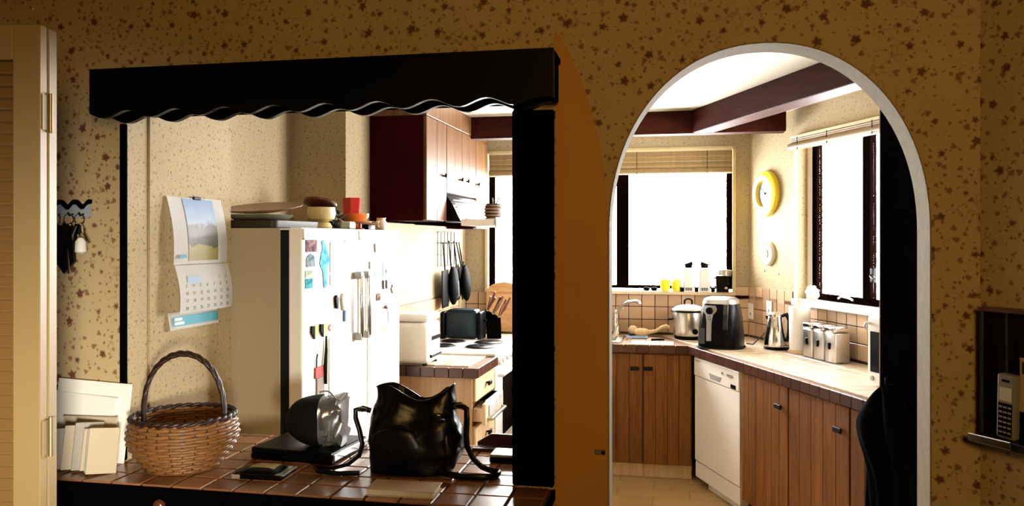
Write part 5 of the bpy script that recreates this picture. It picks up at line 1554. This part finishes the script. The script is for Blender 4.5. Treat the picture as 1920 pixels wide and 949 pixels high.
kt = thing('kettle', FR, (-0.640, 0.155, GL), 'polished steel jug kettle between air fryer and paper roll', 'kettle', rz=0.3)
part('base', MB().lathe([(0.078, 0), (0.080, 0.012), (0.074, 0.018)], n=28), BLACK, kt, 40)
part('body', MB().lathe([(0.080, 0.0185), (0.082, 0.03), (0.068, 0.12), (0.054, 0.195), (0.050, 0.205)], n=36), CHROME, kt, 40)
part('lid', MB().lathe([(0.052, 0.2055), (0.050, 0.222), (0.030, 0.234), (0.012, 0.237)], n=28), STEEL, kt, 40)
part('spout', MB().prism([(0.045, 0.17), (0.052, 0.205), (0.078, 0.212), (0.070, 0.19)], 'y', -0.018, 0.018), CHROME, kt)
part('handle', MB().tube([(-0.045, 0, 0.215), (-0.085, 0, 0.225), (-0.108, 0, 0.19), (-0.105, 0, 0.11), (-0.085, 0, 0.055)], [0.012, 0.014, 0.014, 0.013, 0.010], 8), BLACK, kt, 50)
pr = thing('paper_roll', FR, (-0.835, 0.11, GL), 'tall white paper towel roll on a round wooden base', 'paper roll')
part('base', MB().lathe([(0.068, 0), (0.068, 0.016), (0.060, 0.020)], n=28), PALEWOOD, pr, 40)
part('roll', MB().lathe([(0.060, 0.0205), (0.064, 0.28), (0.062, 0.284), (0.02, 0.284)], n=32), PAPERW, pr, 40)
part('pole', MB().lathe([(0.010, 0.285), (0.010, 0.315), (0.016, 0.325), (0.006, 0.338)], n=12), PALEWOOD, pr, 40)
for i, (x, lab) in enumerate(((-1.005, 'farthest of the three square steel canisters'), (-1.118, 'middle of the three square steel canisters'), (-1.231, 'nearest of the three square steel canisters'))):
    t = thing('canister', FR, (x, 0.115, GL), lab, 'canister', group='square steel canisters')
    part('body', MB().box(-0.050, 0.050, -0.050, 0.050, 0, 0.170, 0.010, 3), STEEL, t, 40)
    part('lid', MB().box(-0.051, 0.051, -0.051, 0.051, 0.172, 0.205, 0.010, 3), CHROME, t, 40)
    part('clasp', MB().tube([(-0.035, 0.052, 0.171), (-0.035, 0.056, 0.171), (0.035, 0.056, 0.171), (0.035, 0.052, 0.171)], 0.003, 6), STEEL, t, 40)
    part('scoop_knob', MB().box(-0.008, 0.008, 0.0505, 0.058, 0.075, 0.115, 0.003), BLACK, t)
mw = thing('microwave_oven', FR, (-2.09, 0.02, GL), 'white microwave oven with a black window at the near end of the worktop', 'microwave')
part('body', MB().box(-0.19, 0.19, 0.0, 0.350, 0.012, 0.330, 0.006, 2), WHITE, mw)
dd = part('door', MB().box(-0.19, 0.19, 0.352, 0.382, 0.012, 0.330, 0.008, 2), WHITE, mw)
part('window', MB().box(-0.13, 0.165, 0.3825, 0.385, 0.070, 0.262, 0.002), BLACK, dd)
part('button', MB().disc([(0.012, 0.382), (0.012, 0.388), (0.003, 0.389)], (0.15, 0, 0.040), 'y', 12), GREY, dd)
part('handle', MB().tube([(0.17, 0.382, 0.300), (0.17, 0.405, 0.298), (0.17, 0.412, 0.285), (0.17, 0.400, 0.272)], 0.007, 8), WHITE, dd, 50)
for (x, y) in ((-0.16, 0.03), (0.16, 0.03), (-0.16, 0.32), (0.16, 0.32)):
    part('foot', MB().cyl((x, y, 0), (x, y, 0.012), 0.014, n=10), BLACK, mw)
# crumpled bag on the narrow sill
solo('paper_bag', MB().ell((0, 0, 0.045), (0.055, 0.030, 0.044), 20, 12, 0.35, 6), PAPERW, FR, (-0.80, 0.0, RZ0 + 0.0065), 'crumpled white paper bag on the sill of the narrow window', 'bag', smooth=40)
for (fr, loc, lab, rz) in ((FR, (-0.045, 0.0085, 1.09), 'tall white socket plate on the tiles next to the corner', 0), (FR, (-0.30, 0.0085, 1.135), 'white socket plate on the tiles above the kettle', 0)):
    t = thing('socket_plate', fr, loc, lab, 'socket')
    part('plate', MB().box(-0.035, 0.035, 0.0, 0.008, -0.058 if loc[0] > -0.1 else -0.045, 0.058 if loc[0] > -0.1 else 0.045, 0.003, 2), WHITE, t)
    part('rocker', MB().box(-0.008, 0.008, 0.0082, 0.012, 0.015, 0.033, 0.001), WHITE, t)
    part('outlet', MB().box(-0.010, 0.010, 0.0082, 0.0088, -0.030, -0.012), GREY, t)

# ------------------------------------------------------------------ clock and thermostat on the window wall
YEL = mat('yellow_clock_rim', (0.72, 0.53, 0.02), 0.3, var=0.03)
ck = thing('wall_clock', FR, (-0.265, 0.001, 1.92), 'round wall clock with a wide yellow rim beside the window', 'clock')
part('rim', MB().disc([(0.155, 0.0), (0.160, 0.015), (0.155, 0.035), (0.120, 0.052), (0.094, 0.046), (0.090, 0.020)], (0, 0, 0), 'y', 48), YEL, ck, 40)
fc = part('face', MB().disc([(0.0895, 0.0205), (0.0895, 0.0225), (0.01, 0.0226)], (0, 0, 0), 'y', 40), mat('pale_blue_dial', (0.20, 0.27, 0.38), 0.3, var=0.5, vscale=18), ck)
for h in range(12):
    a = PI / 2 - 2 * PI * h / 12
    me = text(str(12 if h == 0 else h), 0.023, 0.0003)
    me.materials.append(INK)
    link('numeral', me, fc, T(-0.072 * math.cos(a), 0.0235, 0.072 * math.sin(a)) @ Matrix.Rotation(PI, 4, 'Z') @ Matrix.Rotation(PI / 2, 4, 'X'))
part('hour_hand', MB().box(-0.004, 0.004, 0.0245, 0.026, -0.01, 0.055).xf(Matrix.Rotation(0.9, 4, 'Y')), BLACK, fc)
part('minute_hand', MB().box(-0.003, 0.003, 0.0265, 0.028, -0.012, 0.072).xf(Matrix.Rotation(-1.1, 4, 'Y')), BLACK, fc)
part('hub', MB().disc([(0.008, 0.0285), (0.008, 0.031), (0.003, 0.032)], (0, 0, 0), 'y', 12), BLACK, fc)
t = thing('wall_thermostat', FR, (-0.285, 0.001, 1.505), 'small round cream thermostat on the wall below the clock', 'thermostat')
part('case', MB().disc([(0.080, 0.0), (0.082, 0.012), (0.072, 0.026), (0.02, 0.030)], (0, 0, 0), 'y', 32), mat('cream_plastic', (0.66, 0.58, 0.42), 0.4), t, 40)
part('dial', MB().disc([(0.030, 0.0295), (0.030, 0.036), (0.004, 0.037)], (0, 0, 0), 'y', 20), mat('cream_plastic', (0.66, 0.58, 0.42)), t, 40)
for (x, z, lab) in ((-0.215, 1.385, 'left small screw head below the thermostat'), (-0.40, 1.372, 'right small screw head below the thermostat')):
    solo('screw_head', MB().disc([(0.008, 0.0), (0.007, 0.004), (0.002, 0.005)], (0, 0, 0), 'y', 10), GREY, FR, (x, 0.0005, z), lab, 'screw')
